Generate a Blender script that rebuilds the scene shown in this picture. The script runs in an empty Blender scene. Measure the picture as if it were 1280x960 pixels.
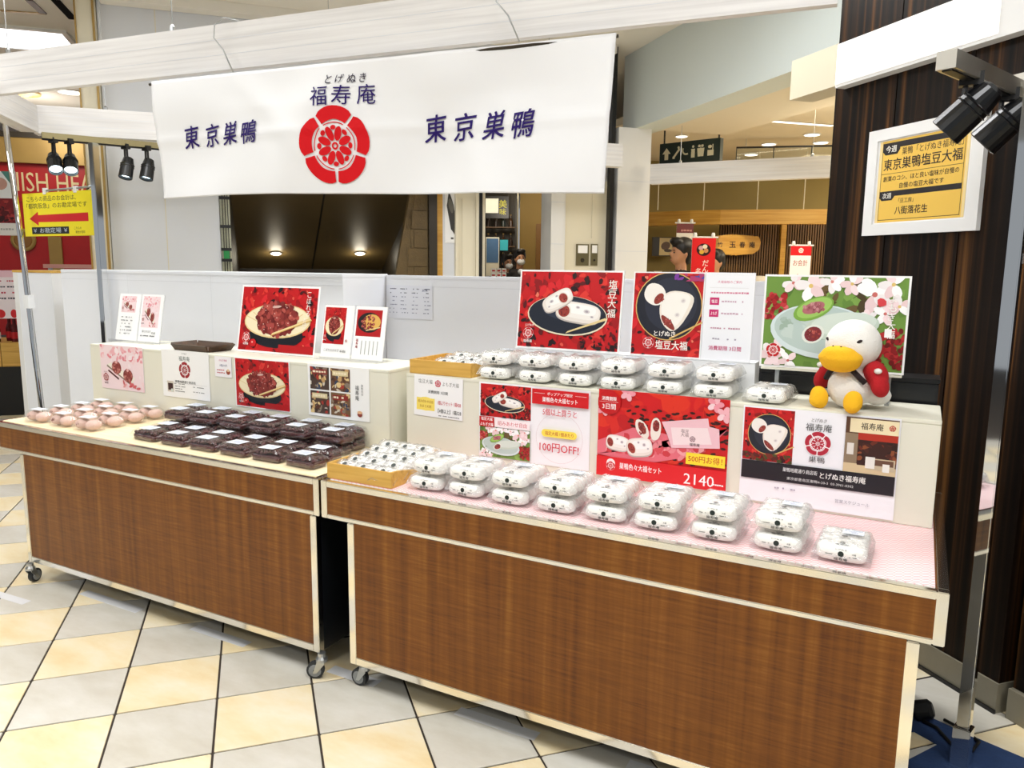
import bpy, bmesh, math, random
from mathutils import Vector, Matrix

# ------------------------------------------------------------------ camera, world, lights
SC = bpy.context.scene
COL = SC.collection
CAMP = Vector((1.6962, -1.8550, 1.3951)); YAW = 0.4892; PITCH = 0.1504; ROLL = 0.0109; FPX = 956.5
_fw = Vector((-math.sin(YAW)*math.cos(PITCH), math.cos(YAW)*math.cos(PITCH), -math.sin(PITCH)))
_rt = Vector((math.cos(YAW), math.sin(YAW), 0)); _up = _rt.cross(_fw)
_r2 = _rt*math.cos(ROLL) + _up*math.sin(ROLL); _u2 = _up*math.cos(ROLL) - _rt*math.sin(ROLL)
_cam = bpy.data.cameras.new('camera'); _cam.sensor_width = 36; _cam.lens = 36*FPX/1280
_cam.clip_start = .02; _cam.clip_end = 100
cam = bpy.data.objects.new('camera', _cam); COL.objects.link(cam)
cam.matrix_world = Matrix(((_r2.x, _u2.x, -_fw.x, CAMP.x), (_r2.y, _u2.y, -_fw.y, CAMP.y), (_r2.z, _u2.z, -_fw.z, CAMP.z), (0, 0, 0, 1)))
SC.camera = cam
W_ = bpy.data.worlds.new('world'); SC.world = W_; W_.use_nodes = True
W_.node_tree.nodes['Background'].inputs[0].default_value = (.9, .95, 1, 1)
W_.node_tree.nodes['Background'].inputs[1].default_value = .68
SC.view_settings.view_transform = 'Standard'; SC.view_settings.look = 'None'
SC.view_settings.exposure = -0.83; SC.view_settings.gamma = 1; SC.view_settings.use_curve_mapping = False
SC.cycles.transparent_max_bounces = 32; SC.cycles.max_bounces = 8; SC.cycles.sample_clamp_indirect = 4; SC.cycles.sample_clamp_direct = 5
CEIL = 3.25
def area_light(name, loc, sx, sy, power, col=(.985, .99, 1), aim=None):
    l = bpy.data.lights.new(name, 'AREA'); l.shape = 'RECTANGLE'; l.size = sx; l.size_y = sy; l.energy = power; l.color = col
    o = bpy.data.objects.new(name, l); COL.objects.link(o); o.location = loc
    d = Vector(aim if aim else (loc[0], loc[1], 0)) - Vector(loc)
    o.rotation_euler = d.to_track_quat('-Z', 'Y').to_euler()
    return o
# the mall's ceiling panels (their fixtures are built with the ceiling further down)
PANELS = [(-1.2, -1.6, 1.2, .6, 70), (1.6, -1.0, 1.2, .6, 70), (-3.6, -.6, 1.2, .6, 60), (.5, 1.7, 1.2, .6, 95), (-1.5, .6, 1.2, .6, 34), (3.6, -1.4, 1.2, .6, 60), (.3, -3.6, 1.2, .6, 60)]
for (x, y, sx, sy, e) in PANELS:
    area_light('ceiling_lamp', (x, y, CEIL-.03), sx, sy, e)

# ------------------------------------------------------------------ helpers
def hexc(h):
    h = h.lstrip('#'); h = h if len(h) == 6 else ''.join(c+c for c in h); r = [int(h[i:i+2], 16)/255 for i in (0, 2, 4)]
    return tuple((c/12.92 if c <= .04045 else ((c+.055)/1.055)**2.4) for c in r)
def C4(c): 
    c = hexc(c) if isinstance(c, str) else c
    return (c[0], c[1], c[2], 1)
MATS = {}
def new_mat(name):
    m = bpy.data.materials.new(name); m.use_nodes = True; MATS[name] = m
    return m, m.node_tree, m.node_tree.nodes['Principled BSDF']
def plain(name, col, rough=.5, metal=0, bump=0, bscale=80, var=0, vscale=6, emit=None, estr=0, spec=.5):
    m, t, b = new_mat(name); L = t.links
    b.inputs['Base Color'].default_value = C4(col); b.inputs['Roughness'].default_value = rough; b.inputs['Metallic'].default_value = metal
    b.inputs['Specular IOR Level'].default_value = spec
    tc = t.nodes.new('ShaderNodeTexCoord')
    if var:
        n = t.nodes.new('ShaderNodeTexNoise'); n.inputs['Scale'].default_value = vscale; n.inputs['Detail'].default_value = 5
        mx = t.nodes.new('ShaderNodeMix'); mx.data_type = 'RGBA'
        c = C4(col); mx.inputs[6].default_value = tuple(x*(1-var) for x in c[:3])+(1,); mx.inputs[7].default_value = tuple(min(1, x*(1+var)) for x in c[:3])+(1,)
        L.new(tc.outputs['Object'], n.inputs['Vector']); L.new(n.outputs['Fac'], mx.inputs[0]); L.new(mx.outputs[2], b.inputs['Base Color'])
    if bump:
        n = t.nodes.new('ShaderNodeTexNoise'); n.inputs['Scale'].default_value = bscale; n.inputs['Detail'].default_value = 3
        bp = t.nodes.new('ShaderNodeBump'); bp.inputs['Strength'].default_value = bump; bp.inputs['Distance'].default_value = .01
        L.new(tc.outputs['Object'], n.inputs['Vector']); L.new(n.outputs['Fac'], bp.inputs['Height']); L.new(bp.outputs['Normal'], b.inputs['Normal'])
    if emit:
        b.inputs['Emission Color'].default_value = C4(emit); b.inputs['Emission Strength'].default_value = estr
    return m
def grain(name, stops, sc=(1, 1, .05), scale=40, rough=.4, fine=None, bump=.03, dist=1.5, coat=0, spec=.5):
    """streaky wood: noise stretched along one axis through a colour ramp; fine = (scale vector, strength) cross figure"""
    m, t, b = new_mat(name); L = t.links
    tc = t.nodes.new('ShaderNodeTexCoord'); mp = t.nodes.new('ShaderNodeMapping'); mp.inputs['Scale'].default_value = sc
    n = t.nodes.new('ShaderNodeTexNoise'); n.inputs['Scale'].default_value = scale; n.inputs['Detail'].default_value = 6; n.inputs['Distortion'].default_value = .3
    L.new(tc.outputs['Object'], mp.inputs['Vector']); L.new(mp.outputs['Vector'], n.inputs['Vector'])
    r = t.nodes.new('ShaderNodeValToRGB'); e = r.color_ramp.elements
    e[0].position, e[0].color = stops[0][0], C4(stops[0][1]); e[1].position, e[1].color = stops[-1][0], C4(stops[-1][1])
    for p, c in stops[1:-1]:
        x = e.new(p); x.color = C4(c)
    fac = n.outputs['Fac']
    if fine:
        mp2 = t.nodes.new('ShaderNodeMapping'); mp2.inputs['Scale'].default_value = fine[0]; mp2.inputs['Rotation'].default_value = (0, fine[2] if len(fine) > 2 else 0, 0)
        n2 = t.nodes.new('ShaderNodeTexNoise'); n2.inputs['Scale'].default_value = 1; n2.inputs['Detail'].default_value = 4; n2.inputs['Distortion'].default_value = .6
        ma = t.nodes.new('ShaderNodeMath'); ma.operation = 'MULTIPLY_ADD'; ma.inputs[1].default_value = fine[1]
        mb = t.nodes.new('ShaderNodeMath'); mb.operation = 'SUBTRACT'; mb.inputs[1].default_value = .5
        L.new(tc.outputs['Object'], mp2.inputs['Vector']); L.new(mp2.outputs['Vector'], n2.inputs['Vector'])
        L.new(n2.outputs['Fac'], mb.inputs[0]); L.new(mb.outputs[0], ma.inputs[0]); L.new(fac, ma.inputs[2]); fac = ma.outputs[0]
    L.new(fac, r.inputs['Fac']); L.new(r.outputs['Color'], b.inputs['Base Color'])
    b.inputs['Roughness'].default_value = rough
    b.inputs['Specular IOR Level'].default_value = spec; b.inputs['Coat Weight'].default_value = coat; b.inputs['Coat Roughness'].default_value = .1
    if bump:
        bp = t.nodes.new('ShaderNodeBump'); bp.inputs['Strength'].default_value = bump; bp.inputs['Distance'].default_value = .01
        L.new(fac, bp.inputs['Height']); L.new(bp.outputs['Normal'], b.inputs['Normal'])
    return m
def clear(name, tint=(1, 1, 1), milk=.04, gloss=.10, rough=.06, bump=0, bscale=60, trans=0):
    """thin clear plastic: mostly see-through, a little milky, with glossy reflections"""
    m, t, b = new_mat(name); L = t.links; N = t.nodes
    out = [x for x in N if x.type == 'OUTPUT_MATERIAL'][0]; N.remove(b)
    tr = N.new('ShaderNodeBsdfTransparent'); tr.inputs[0].default_value = (*tint, 1)
    df = N.new('ShaderNodeBsdfDiffuse'); df.inputs[0].default_value = (.9, .92, .93, 1)
    gl = N.new('ShaderNodeBsdfGlossy'); gl.inputs['Roughness'].default_value = rough
    m1 = N.new('ShaderNodeMixShader'); m1.inputs[0].default_value = milk
    m2 = N.new('ShaderNodeMixShader'); lw = N.new('ShaderNodeLayerWeight'); lw.inputs[0].default_value = .25
    mr = N.new('ShaderNodeMapRange'); mr.inputs[3].default_value = gloss*.45; mr.inputs[4].default_value = min(1, gloss*5)
    L.new(lw.outputs['Facing'], mr.inputs[0]); L.new(mr.outputs[0], m2.inputs[0])
    dfo = df.outputs[0]
    if trans:
        tl = N.new('ShaderNodeBsdfTranslucent'); tl.inputs[0].default_value = (.95, .96, .97, 1); mt = N.new('ShaderNodeMixShader'); mt.inputs[0].default_value = trans
        L.new(dfo, mt.inputs[1]); L.new(tl.outputs[0], mt.inputs[2]); dfo = mt.outputs[0]
    L.new(tr.outputs[0], m1.inputs[1]); L.new(dfo, m1.inputs[2]); L.new(m1.outputs[0], m2.inputs[1]); L.new(gl.outputs[0], m2.inputs[2])
    if bump:
        tc = N.new('ShaderNodeTexCoord'); n = N.new('ShaderNodeTexNoise'); n.inputs['Scale'].default_value = bscale; n.inputs['Detail'].default_value = 3
        bp = N.new('ShaderNodeBump'); bp.inputs['Strength'].default_value = bump; bp.inputs['Distance'].default_value = .02
        L.new(tc.outputs['Object'], n.inputs['Vector']); L.new(n.outputs['Fac'], bp.inputs['Height'])
        L.new(bp.outputs['Normal'], gl.inputs['Normal']); L.new(bp.outputs['Normal'], lw.inputs['Normal'])
    L.new(m2.outputs[0], out.inputs['Surface'])
    return m
def vcol(name, rough=.35, spec=.5):
    m, t, b = new_mat(name)
    a = t.nodes.new('ShaderNodeAttribute'); a.attribute_name = 'Col'
    t.links.new(a.outputs['Color'], b.inputs['Base Color']); b.inputs['Roughness'].default_value = rough; b.inputs['Specular IOR Level'].default_value = spec
    return m

class MB:
    """collects shapes, links them as ONE mesh object"""
    def __init__(s): s.v = []; s.f = []; s.m = []; s.c = []; s.col = None; s.mi = 0
    def add(s, vs, fs):
        o = len(s.v); s.v += [tuple(v) for v in vs]
        for f in fs: s.f.append([i+o for i in f]); s.m.append(s.mi); s.c.append(s.col)
        return s
    def box(s, x0, x1, y0, y1, z0, z1, M=None):
        vs = [(x, y, z) for x in (x0, x1) for y in (y0, y1) for z in (z0, z1)]
        if M: vs = [M @ Vector(v) for v in vs]
        return s.add(vs, [(0, 1, 3, 2), (4, 6, 7, 5), (0, 4, 5, 1), (2, 3, 7, 6), (0, 2, 6, 4), (1, 5, 7, 3)])
    def prism(s, poly, z0, z1, M=None):
        n = len(poly); vs = [(x, y, z0) for x, y in poly] + [(x, y, z1) for x, y in poly]
        if M: vs = [M @ Vector(v) for v in vs]
        return s.add(vs, [tuple(range(n))[::-1], tuple(range(n, 2*n))] + [(i, (i+1) % n, n+(i+1) % n, n+i) for i in range(n)])
    def tube(s, pts, r, n=8, cap=True):
        pts = [Vector(p) for p in pts]; rs = r if isinstance(r, (list, tuple)) else [r]*len(pts)
        rings = []; pu = None
        for i, p in enumerate(pts):
            d = (pts[min(i+1, len(pts)-1)] - pts[max(i-1, 0)]).normalized()
            a = pu if pu is not None else (Vector((0, 0, 1)) if abs(d.z) < .9 else Vector((1, 0, 0)))
            x = d.cross(a).normalized(); y = x.cross(d).normalized(); pu = y
            rings.append([p + (x*math.cos(2*math.pi*k/n) + y*math.sin(2*math.pi*k/n))*rs[i] for k in range(n)])
        fs = [(i*n+k, i*n+(k+1) % n, (i+1)*n+(k+1) % n, (i+1)*n+k) for i in range(len(pts)-1) for k in range(n)]
        if cap: fs += [tuple(range(n))[::-1], tuple((len(pts)-1)*n+k for k in range(n))]
        return s.add([v for r_ in rings for v in r_], fs)
    def lathe(s, prof, n=16, M=None):
        vs = [(r*math.cos(2*math.pi*k/n), r*math.sin(2*math.pi*k/n), z) for r, z in prof for k in range(n)]
        if M: vs = [M @ Vector(v) for v in vs]
        fs = [(i*n+k, i*n+(k+1) % n, (i+1)*n+(k+1) % n, (i+1)*n+k) for i in range(len(prof)-1) for k in range(n)]
        fs += [tuple(range(n))[::-1], tuple((len(prof)-1)*n+k for k in range(n))]
        return s.add(vs, fs)
    def ell(s, c, r, nu=10, nv=6, M=None, jit=0, rnd=None):
        vs = [(0, 0, -1)] + [(math.cos(2*math.pi*k/nu)*math.sin(math.pi*j/nv), math.sin(2*math.pi*k/nu)*math.sin(math.pi*j/nv), -math.cos(math.pi*j/nv)) for j in range(1, nv) for k in range(nu)] + [(0, 0, 1)]
        if jit: vs = [tuple(q*(1+rnd.uniform(-jit, jit)) for q in v) for v in vs]
        vs = [Vector((v[0]*r[0], v[1]*r[1], v[2]*r[2])) for v in vs]
        if M: vs = [M @ v for v in vs]
        vs = [v + Vector(c) for v in vs]
        fs = [(0, 1+(k+1) % nu, 1+k) for k in range(nu)]
        for j in range(nv-2): fs += [(1+j*nu+k, 1+j*nu+(k+1) % nu, 1+(j+1)*nu+(k+1) % nu, 1+(j+1)*nu+k) for k in range(nu)]
        l = len(vs)-1; o = 1+(nv-2)*nu
        fs += [(o+k, o+(k+1) % nu, l) for k in range(nu)]
        return s.add(vs, fs)
    def rbox(s, x0, x1, y0, y1, z0, z1, r=.01, taper=0, n=3, cap=(True, True)):
        """rounded-plan box with optional taper at the top"""
        def loop(i, z):
            a0, a1, b0, b1 = x0+i, x1-i, y0+i, y1-i; out = []
            rr = min(r, (a1-a0)/2-.0001, (b1-b0)/2-.0001)
            for cx, cy, q in ((a1-rr, b1-rr, 0), (a0+rr, b1-rr, 1), (a0+rr, b0+rr, 2), (a1-rr, b0+rr, 3)):
                for k in range(n+1):
                    a = math.pi/2*(q+k/n); out.append((cx+rr*math.cos(a), cy+rr*math.sin(a), z))
            return out
        lo = loop(0, z0); hi = loop(taper, z1); m = len(lo)
        fs = [(k, (k+1) % m, m+(k+1) % m, m+k) for k in range(m)]
        if cap[0]: fs.append(tuple(range(m))[::-1])
        if cap[1]: fs.append(tuple(range(m, 2*m)))
        return s.add(lo+hi, fs)
    def mesh(s, name, mats):
        me = bpy.data.meshes.new(name); me.from_pydata(s.v, [], s.f)
        for m in (mats if isinstance(mats, (list, tuple)) else [mats]): me.materials.append(MATS[m] if isinstance(m, str) else m)
        me.polygons.foreach_set('material_index', s.m)
        if any(c is not None for c in s.c):
            at = me.attributes.new('Col', 'FLOAT_COLOR', 'CORNER'); d = []
            for f, c in zip(s.f, s.c): d += list(C4(c if c is not None else (1, 1, 1)))*len(f)
            at.data.foreach_set('color', d)
        me.update(); return me
    def build(s, name, mats, parent=None, loc=(0, 0, 0), rz=0, smooth=False, bevel=0):
        me = s.mesh(name, mats)
        if bevel or smooth:
            bm = bmesh.new(); bm.from_mesh(me)
            bmesh.ops.recalc_face_normals(bm, faces=bm.faces)
            if bevel: bmesh.ops.bevel(bm, geom=[e for e in bm.edges if e.is_manifold and e.calc_face_angle(0) > .6], offset=bevel, segments=2, affect='EDGES', clamp_overlap=True)
            bm.to_mesh(me); bm.free()
            if smooth: me.polygons.foreach_set('use_smooth', [True]*len(me.polygons))
        return put(name, me, parent, loc, rz)
def put(name, me, parent=None, loc=(0, 0, 0), rz=0):
    o = bpy.data.objects.new(name, me); COL.objects.link(o); o.location = loc; o.rotation_euler[2] = rz; o.parent = parent
    return o
def tag(o, label=None, cat=None, group=None, kind=None):
    if label: o['label'] = label
    if cat: o['category'] = cat
    if group: o['group'] = group
    if kind: o['kind'] = kind
    return o
def thing(name, label, cat, loc=(0, 0, 0), rz=0, group=None):
    return tag(put(name, None, None, loc, rz), label, cat, group)
def struct(o): o['kind'] = 'structure'; return o
def dup(root, loc=None, rz=None, label=None):
    r = root.copy(); COL.objects.link(r)
    if loc is not None: r.location = loc
    if rz is not None: r.rotation_euler[2] = rz
    if label: r['label'] = label
    for ch in root.children:
        c = ch.copy(); COL.objects.link(c); c.parent = r
        for g in ch.children:
            d = g.copy(); COL.objects.link(d); d.parent = c
    return r
def remeshed(mb, name, mats, voxel, smooth_it=4):
    """join overlapping shapes into one continuous skin"""
    me = mb.mesh(name, mats); o = put(name, me)
    r = o.modifiers.new('r', 'REMESH'); r.mode = 'VOXEL'; r.voxel_size = voxel
    if smooth_it:
        q = o.modifiers.new('s', 'SMOOTH'); q.iterations = smooth_it; q.factor = .5
    dg = bpy.context.evaluated_depsgraph_get(); dg.update()
    m2 = bpy.data.meshes.new_from_object(o.evaluated_get(dg)); bpy.data.objects.remove(o)
    m2.name = name; m2.polygons.foreach_set('use_smooth', [True]*len(m2.polygons))
    return m2
ORD = ['first', 'second', 'third', 'fourth', 'fifth', 'sixth', 'seventh', 'eighth', 'ninth', 'tenth']

# mall axes (the tiles, walls and column stand at about 45 degrees to the stall)
AU = Vector((.695, .719, 0)); AV = Vector((-.719, .695, 0)); KC = Vector((2.02, .883, 0))
RZ_COL = math.atan2(-.695, .719)      # things on the column face: local x to the right, local -y towards the stall
RZ_WALL = math.atan2(.719, .695)      # things on the back wall
def uv(a, b, z=0): return KC + AU*a + AV*b + Vector((0, 0, z))
def spot(px, py, d):                  # a point of the far background at distance d along the view axis
    return CAMP + (_fw + _r2*((px-640)/FPX) - _u2*((py-480)/FPX))*d

# ------------------------------------------------------------------ flat print
_tc = {}
def glyphs(body, bold):
    k = (body, bold)
    if k not in _tc:
        c = bpy.data.curves.new('t', 'FONT'); c.body = body; c.resolution_u = 2; c.offset = bold; c.space_line = .95; c.align_x = 'CENTER'
        o = bpy.data.objects.new('t', c); COL.objects.link(o)
        dg = bpy.context.evaluated_depsgraph_get(); me = bpy.data.meshes.new_from_object(o.evaluated_get(dg))
        vs = [(v.co.x, v.co.y) for v in me.vertices]; fs = [list(p.vertices) for p in me.polygons]
        bpy.data.objects.remove(o); bpy.data.curves.remove(c); bpy.data.meshes.remove(me)
        xs = [v[0] for v in vs] or [0]; ys = [v[1] for v in vs] or [0]
        _tc[k] = (vs, fs, min(xs), max(xs), min(ys), max(ys))
    return _tc[k]
class Art:
    """flat print on a w x h sheet: coloured pieces laid one over the other"""
    def __init__(s, w, h, bg=None):
        s.w, s.h, s.p = w, h, []
        if bg: s.rect(0, 0, w, h, bg)
    def poly(s, pts, c, clip=True):
        if clip: pts = [(min(max(x, 0), s.w), min(max(y, 0), s.h)) for x, y in pts]
        s.p.append(([pts], [list(range(len(pts)))], c))
    def soft(s, pts, c, it=2):
        for _ in range(it): pts = [q for (a, b) in zip(pts, pts[1:]+pts[:1]) for q in ((a[0]*.75+b[0]*.25, a[1]*.75+b[1]*.25), (a[0]*.25+b[0]*.75, a[1]*.25+b[1]*.75))]
        s.poly(pts, c)
    def sup(s, cx, cy, rx, ry, c, rot=0, p=.62, n=26):
        f = lambda q: math.copysign(abs(q)**p, q); pts = []
        for k in range(n):
            a = 2*math.pi*k/n; x, y = rx*f(math.cos(a)), ry*f(math.sin(a)); pts.append((cx+x*math.cos(rot)-y*math.sin(rot), cy+x*math.sin(rot)+y*math.cos(rot)))
        s.poly(pts, c)
    def rect(s, x0, y0, x1, y1, c): s.poly([(x0, y0), (x1, y0), (x1, y1), (x0, y1)], c)
    def ell(s, cx, cy, rx, ry, c, rot=0, n=20, jit=0, rnd=None, box=None):
        pts = []
        for k in range(n):
            a = 2*math.pi*k/n; j = 1+(rnd.uniform(-jit, jit) if jit else 0); x, y = rx*math.cos(a)*j, ry*math.sin(a)*j
            x, y = cx+x*math.cos(rot)-y*math.sin(rot), cy+x*math.sin(rot)+y*math.cos(rot)
            if box: x, y = min(max(x, box[0]), box[2]), min(max(y, box[1]), box[3])
            pts.append((x, y))
        s.poly(pts, c)
    def ring(s, cx, cy, r0, r1, c, a0=0, a1=360, n=24):
        A = [math.radians(a0+(a1-a0)*k/n) for k in range(n+1)]
        vs = [(cx+r0*math.cos(a), cy+r0*math.sin(a)) for a in A] + [(cx+r1*math.cos(a), cy+r1*math.sin(a)) for a in A]
        s.p.append(([vs], [[i, i+1, n+2+i, n+1+i] for i in range(n)], c))
    def line(s, x0, y0, x1, y1, t, c):
        d = math.hypot(x1-x0, y1-y0) or 1; nx, ny = -(y1-y0)/d*t/2, (x1-x0)/d*t/2
        s.poly([(x0-nx, y0-ny), (x1-nx, y1-ny), (x1+nx, y1+ny), (x0+nx, y0+ny)], c)
    def text(s, body, cx, cy, size, c, bold=.0, wid=None, shear=0, slope=0):
        """size = glyph height; centred at cx, cy; wid = fit to this width"""
        vs, fs, x0, x1, y0, y1 = glyphs(body, 0)
        if not fs: return
        k = size*body.count('\n')+size; sy = k/max(y1-y0, .01); sx = wid/(x1-x0) if wid else sy
        mx, my = (x0+x1)/2, (y0+y1)/2
        q = [((x-mx)*sx+(y-my)*sy*shear, (y-my)*sy) for x, y in vs]
        k = bold*size*.42; offs = [(0, 0)] if bold < .004 else ([(-k, 0), (k, 0)] if bold < .012 else [(-k, -k*.6), (k, -k*.6), (-k, k*.6), (k, k*.6)])
        for ox, oy in offs: s.p.append(([[(cx+x+ox, cy+y+x*slope+oy) for x, y in q]], fs, c))
    def vtext(s, body, cx, cy, size, c, bold=0, pitch=1.12):
        for i, ch in enumerate(body): s.text(ch, cx, cy - i*size*pitch, size*(.6 if ch in 'っゃゅょ' else 1), c, bold)
    def fine(s, x0, x1, y, size, c, rnd, dens=.8):
        """a line of print too small to read"""
        x = x0
        while x < x1-size*.3:
            w = size*rnd.uniform(.5, .95)
            if rnd.random() < dens: s.rect(x, y-size*.35*rnd.uniform(.6, 1), min(x+w, x1), y+size*.35*rnd.uniform(.6, 1), c)
            x += w+size*.2
    def emblem(s, cx, cy, r, c, bg=None):
        if bg: s.ell(cx, cy, r*1.06, r*1.06, bg, n=28)
        for k in range(5):
            a = 90+72*k; n = 10; vs = []
            for i in range(n+1):
                t = -34+68*i/n; rr = r*(1+.035*math.cos(math.radians(t*2.6))-.06*(abs(t)/34)**6); vs.append((rr, a+t))
            inn = [(r*(.66+.03*(1-abs(-32+64*i/n)/32)), a-32+64*i/n) for i in range(n+1)]
            K = 5; rows = [[(q0+(q1-q0)*j/K, b0+(b1-b0)*j/K) for (q0, b0), (q1, b1) in zip(vs, inn)] for j in range(K+1)]
            P = [(cx+q*math.cos(math.radians(b)), cy+q*math.sin(math.radians(b))) for r_ in rows for q, b in r_]
            s.p.append(([P], [[j*(n+1)+i, j*(n+1)+i+1, (j+1)*(n+1)+i+1, (j+1)*(n+1)+i] for j in range(K) for i in range(n)], c))
            s.ring(cx, cy, r*.595, r*.62, c, a-30, a+30, 10)
        for k in range(8):
            a = math.radians(22.5+45*k); s.ell(cx+r*.335*math.cos(a), cy+r*.335*math.sin(a), r*.195, r*.105, c, rot=a, n=12)
            b = a+math.radians(22.5); s.ell(cx+r*.47*math.cos(b), cy+r*.47*math.sin(b), r*.065, r*.085, c, rot=b, n=8)
        s.ring(cx, cy, r*.05, r*.1, c, n=14)
    def mesh(s, name, mat, eps=1.2e-5, warp=None, off=.0006):
        mb = MB()
        for i, (vv, fs, c) in enumerate(s.p):
            y = -off-eps*i; mb.col = c
            mb.add([(x, y, z) if not warp else warp(x, z, -y) for x, z in vv[0]], fs)
        return mb.mesh(name, mat)
def sheet(name, label, cat, w, h, loc, art, rz=0, tilt=0, thick=.003, edge='paper', group=None, mat='print', roll=0):
    """a poster board or card: local x to the right, z up, faces -y; origin at its lower left front corner"""
    mb = MB().box(0, w, 0, thick, 0, h); o = mb.build(name, edge, None, loc, rz); o.rotation_euler = (-tilt, roll, rz)
    tag(o, label, cat, group)
    put('print', art.mesh('print', mat), o)
    return o
# ------------------------------------------------------------------ materials
def tile_mat(name, c0, c1, c2):
    m, t, b = new_mat(name); L = t.links; N = t.nodes
    g = N.new('ShaderNodeNewGeometry'); mp = N.new('ShaderNodeMapping'); mp.inputs['Rotation'].default_value = (0, 0, .5); mp.inputs['Scale'].default_value = (1, 2.4, 1)
    n = N.new('ShaderNodeTexNoise'); n.inputs['Scale'].default_value = 3.2; n.inputs['Detail'].default_value = 8; n.inputs['Roughness'].default_value = .62
    oi = N.new('ShaderNodeObjectInfo'); va = N.new('ShaderNodeVectorMath'); va.operation = 'ADD'
    L.new(g.outputs['Position'], mp.inputs['Vector']); L.new(mp.outputs['Vector'], va.inputs[0]); L.new(oi.outputs['Random'], va.inputs[1]); L.new(va.outputs[0], n.inputs['Vector'])
    r = N.new('ShaderNodeValToRGB'); e = r.color_ramp.elements
    e[0].position, e[0].color = .3, C4(c0); e[1].position, e[1].color = .7, C4(c2); x = e.new(.5); x.color = C4(c1)
    L.new(n.outputs['Fac'], r.inputs['Fac']); L.new(r.outputs['Color'], b.inputs['Base Color'])
    b.inputs['Roughness'].default_value = .32
    bp = N.new('ShaderNodeBump'); bp.inputs['Strength'].default_value = .08; bp.inputs['Distance'].default_value = .01
    L.new(n.outputs['Fac'], bp.inputs['Height']); L.new(bp.outputs['Normal'], b.inputs['Normal'])
    return m
tile_mat('tile_cream', '#eed6a2', '#f6e6c0', '#faf0d8'); tile_mat('tile_grey', '#cdc7b8', '#d9d5c9', '#e4e1d8')
plain('grout', '#3a3129', .8, var=.2, vscale=20)
plain('wall_grey', '#dcdfe5', .6, var=.03, vscale=3); plain('cream', '#e3dcc6', .55, var=.04, vscale=3)
plain('white_paint', '#e9e9e8', .45, var=.02, vscale=4); plain('ceiling_paint', '#f3efe6', .7, var=.03, vscale=2)
plain('soffit', '#e2d8c2', .7); plain('bulkhead_paint', '#d4dddb', .6, var=.03, vscale=2)
plain('black', '#0c0c0d', .4); plain('black_satin', '#101215', .3, var=.2); plain('dark_brown', '#2c2417', .45, var=.2, vscale=3)
plain('dark_soffit', '#6a5836', .45, var=.15, vscale=2); plain('stone_brown', '#5d4a26', .6, var=.35, vscale=14, bump=.3)
plain('red_wall', '#b3121a', .45, var=.08); plain('gold_paint', '#a88a4d', .4, metal=.3, var=.1)
plain('panel_white', '#eef1f7', .38, var=.015, vscale=5); plain('riser_paint', '#e6e4d4', .42, var=.02, vscale=6)
plain('paper', '#f6f6f6', .55); plain('paper_label', '#e3e9f3', .5, var=.03, vscale=60); plain('card_white', '#eef0f2', .4)
plain('rubber', '#2b2e30', .6); plain('zinc', '#b9bcbd', .28, metal=.9); plain('wheel_grey', '#8a8d8e', .5)
plain('brass_track', '#8f8460', .35, metal=.8); plain('alu', '#c9c5bb', .32, metal=.85)
m_, t_, b_ = new_mat('mirror_steel'); b_.inputs['Base Color'].default_value = (.88, .86, .8, 1); b_.inputs['Metallic'].default_value = 1; b_.inputs['Roughness'].default_value = .13
m_, t_, b_ = new_mat('chrome'); b_.inputs['Base Color'].default_value = (.78, .79, .8, 1); b_.inputs['Metallic'].default_value = 1; b_.inputs['Roughness'].default_value = .04
grain('laminate', [(.2, '#5a2f0c'), (.42, '#71400f'), (.6, '#7f4b14'), (.85, '#925f22')], sc=(1, 1, .03), scale=32, rough=.36, fine=((7, 7, 150), .75, .14), bump=.01, spec=.35)
grain('zebrano', [(.36, '#0a0605'), (.47, '#170e08'), (.54, '#26170b'), (.61, '#432a13'), (.7, '#6e4923')], sc=(1, 1, .012), scale=34, rough=.4, bump=.0, coat=0, spec=.16)
grain('beam_wood', [(.3, '#d9d7d6'), (.5, '#e7e5e4'), (.75, '#f1f0ef')], sc=(.03, 1, 1), scale=50, rough=.5, bump=.02)
grain('tray_wood', [(.25, '#c0913f'), (.5, '#d6a850'), (.8, '#e5bd68')], sc=(.06, 1, 1), scale=60, rough=.5, bump=.04)
grain('hinoki', [(.3, '#b8862f'), (.5, '#c99a41'), (.8, '#d9af57')], sc=(.05, .05, 1), scale=40, rough=.4)
grain('slat_wood', [(.3, '#573c1c'), (.6, '#6e4e26'), (.8, '#856233')], sc=(1, 1, .05), scale=30, rough=.5)
grain('cream_liner_wood', [(.3, '#efdcae'), (.5, '#f4e4bd'), (.8, '#f8ecce')], sc=(.08, 1, 1), scale=70, rough=.45, bump=0)
grain('dark_tray', [(.3, '#35210f'), (.6, '#4c3118'), (.8, '#5d3e20')], sc=(.1, 1, 1), scale=50, rough=.4)
plain('base_stone', '#8c8674', .25, var=.18, vscale=9)
plain('blue_mat', '#27406b', .75, var=.3, vscale=18, bump=.3, bscale=120)
plain('tape', '#e9eaec', .3); plain('cable', '#141414', .5)
plain('lamp_glow', '#ffffff', .5, emit='#fff6e6', estr=9); plain('panel_glow', '#ffffff', .5, emit='#f4faff', estr=5)
plain('spot_glow', '#ffffff', .5, emit='#d9f2ff', estr=6); plain('warm_glow', '#ffffff', .5, emit='#ffd9a0', estr=5)
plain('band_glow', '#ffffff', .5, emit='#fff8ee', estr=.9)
plain('sign_green', '#12241d', .4); plain('sign_lit', '#f5f2dc', .4, emit='#f4efd2', estr=.9); plain('sign_yellow_lit', '#d8d020', .4, emit='#d8cf1e', estr=.9)
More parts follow.
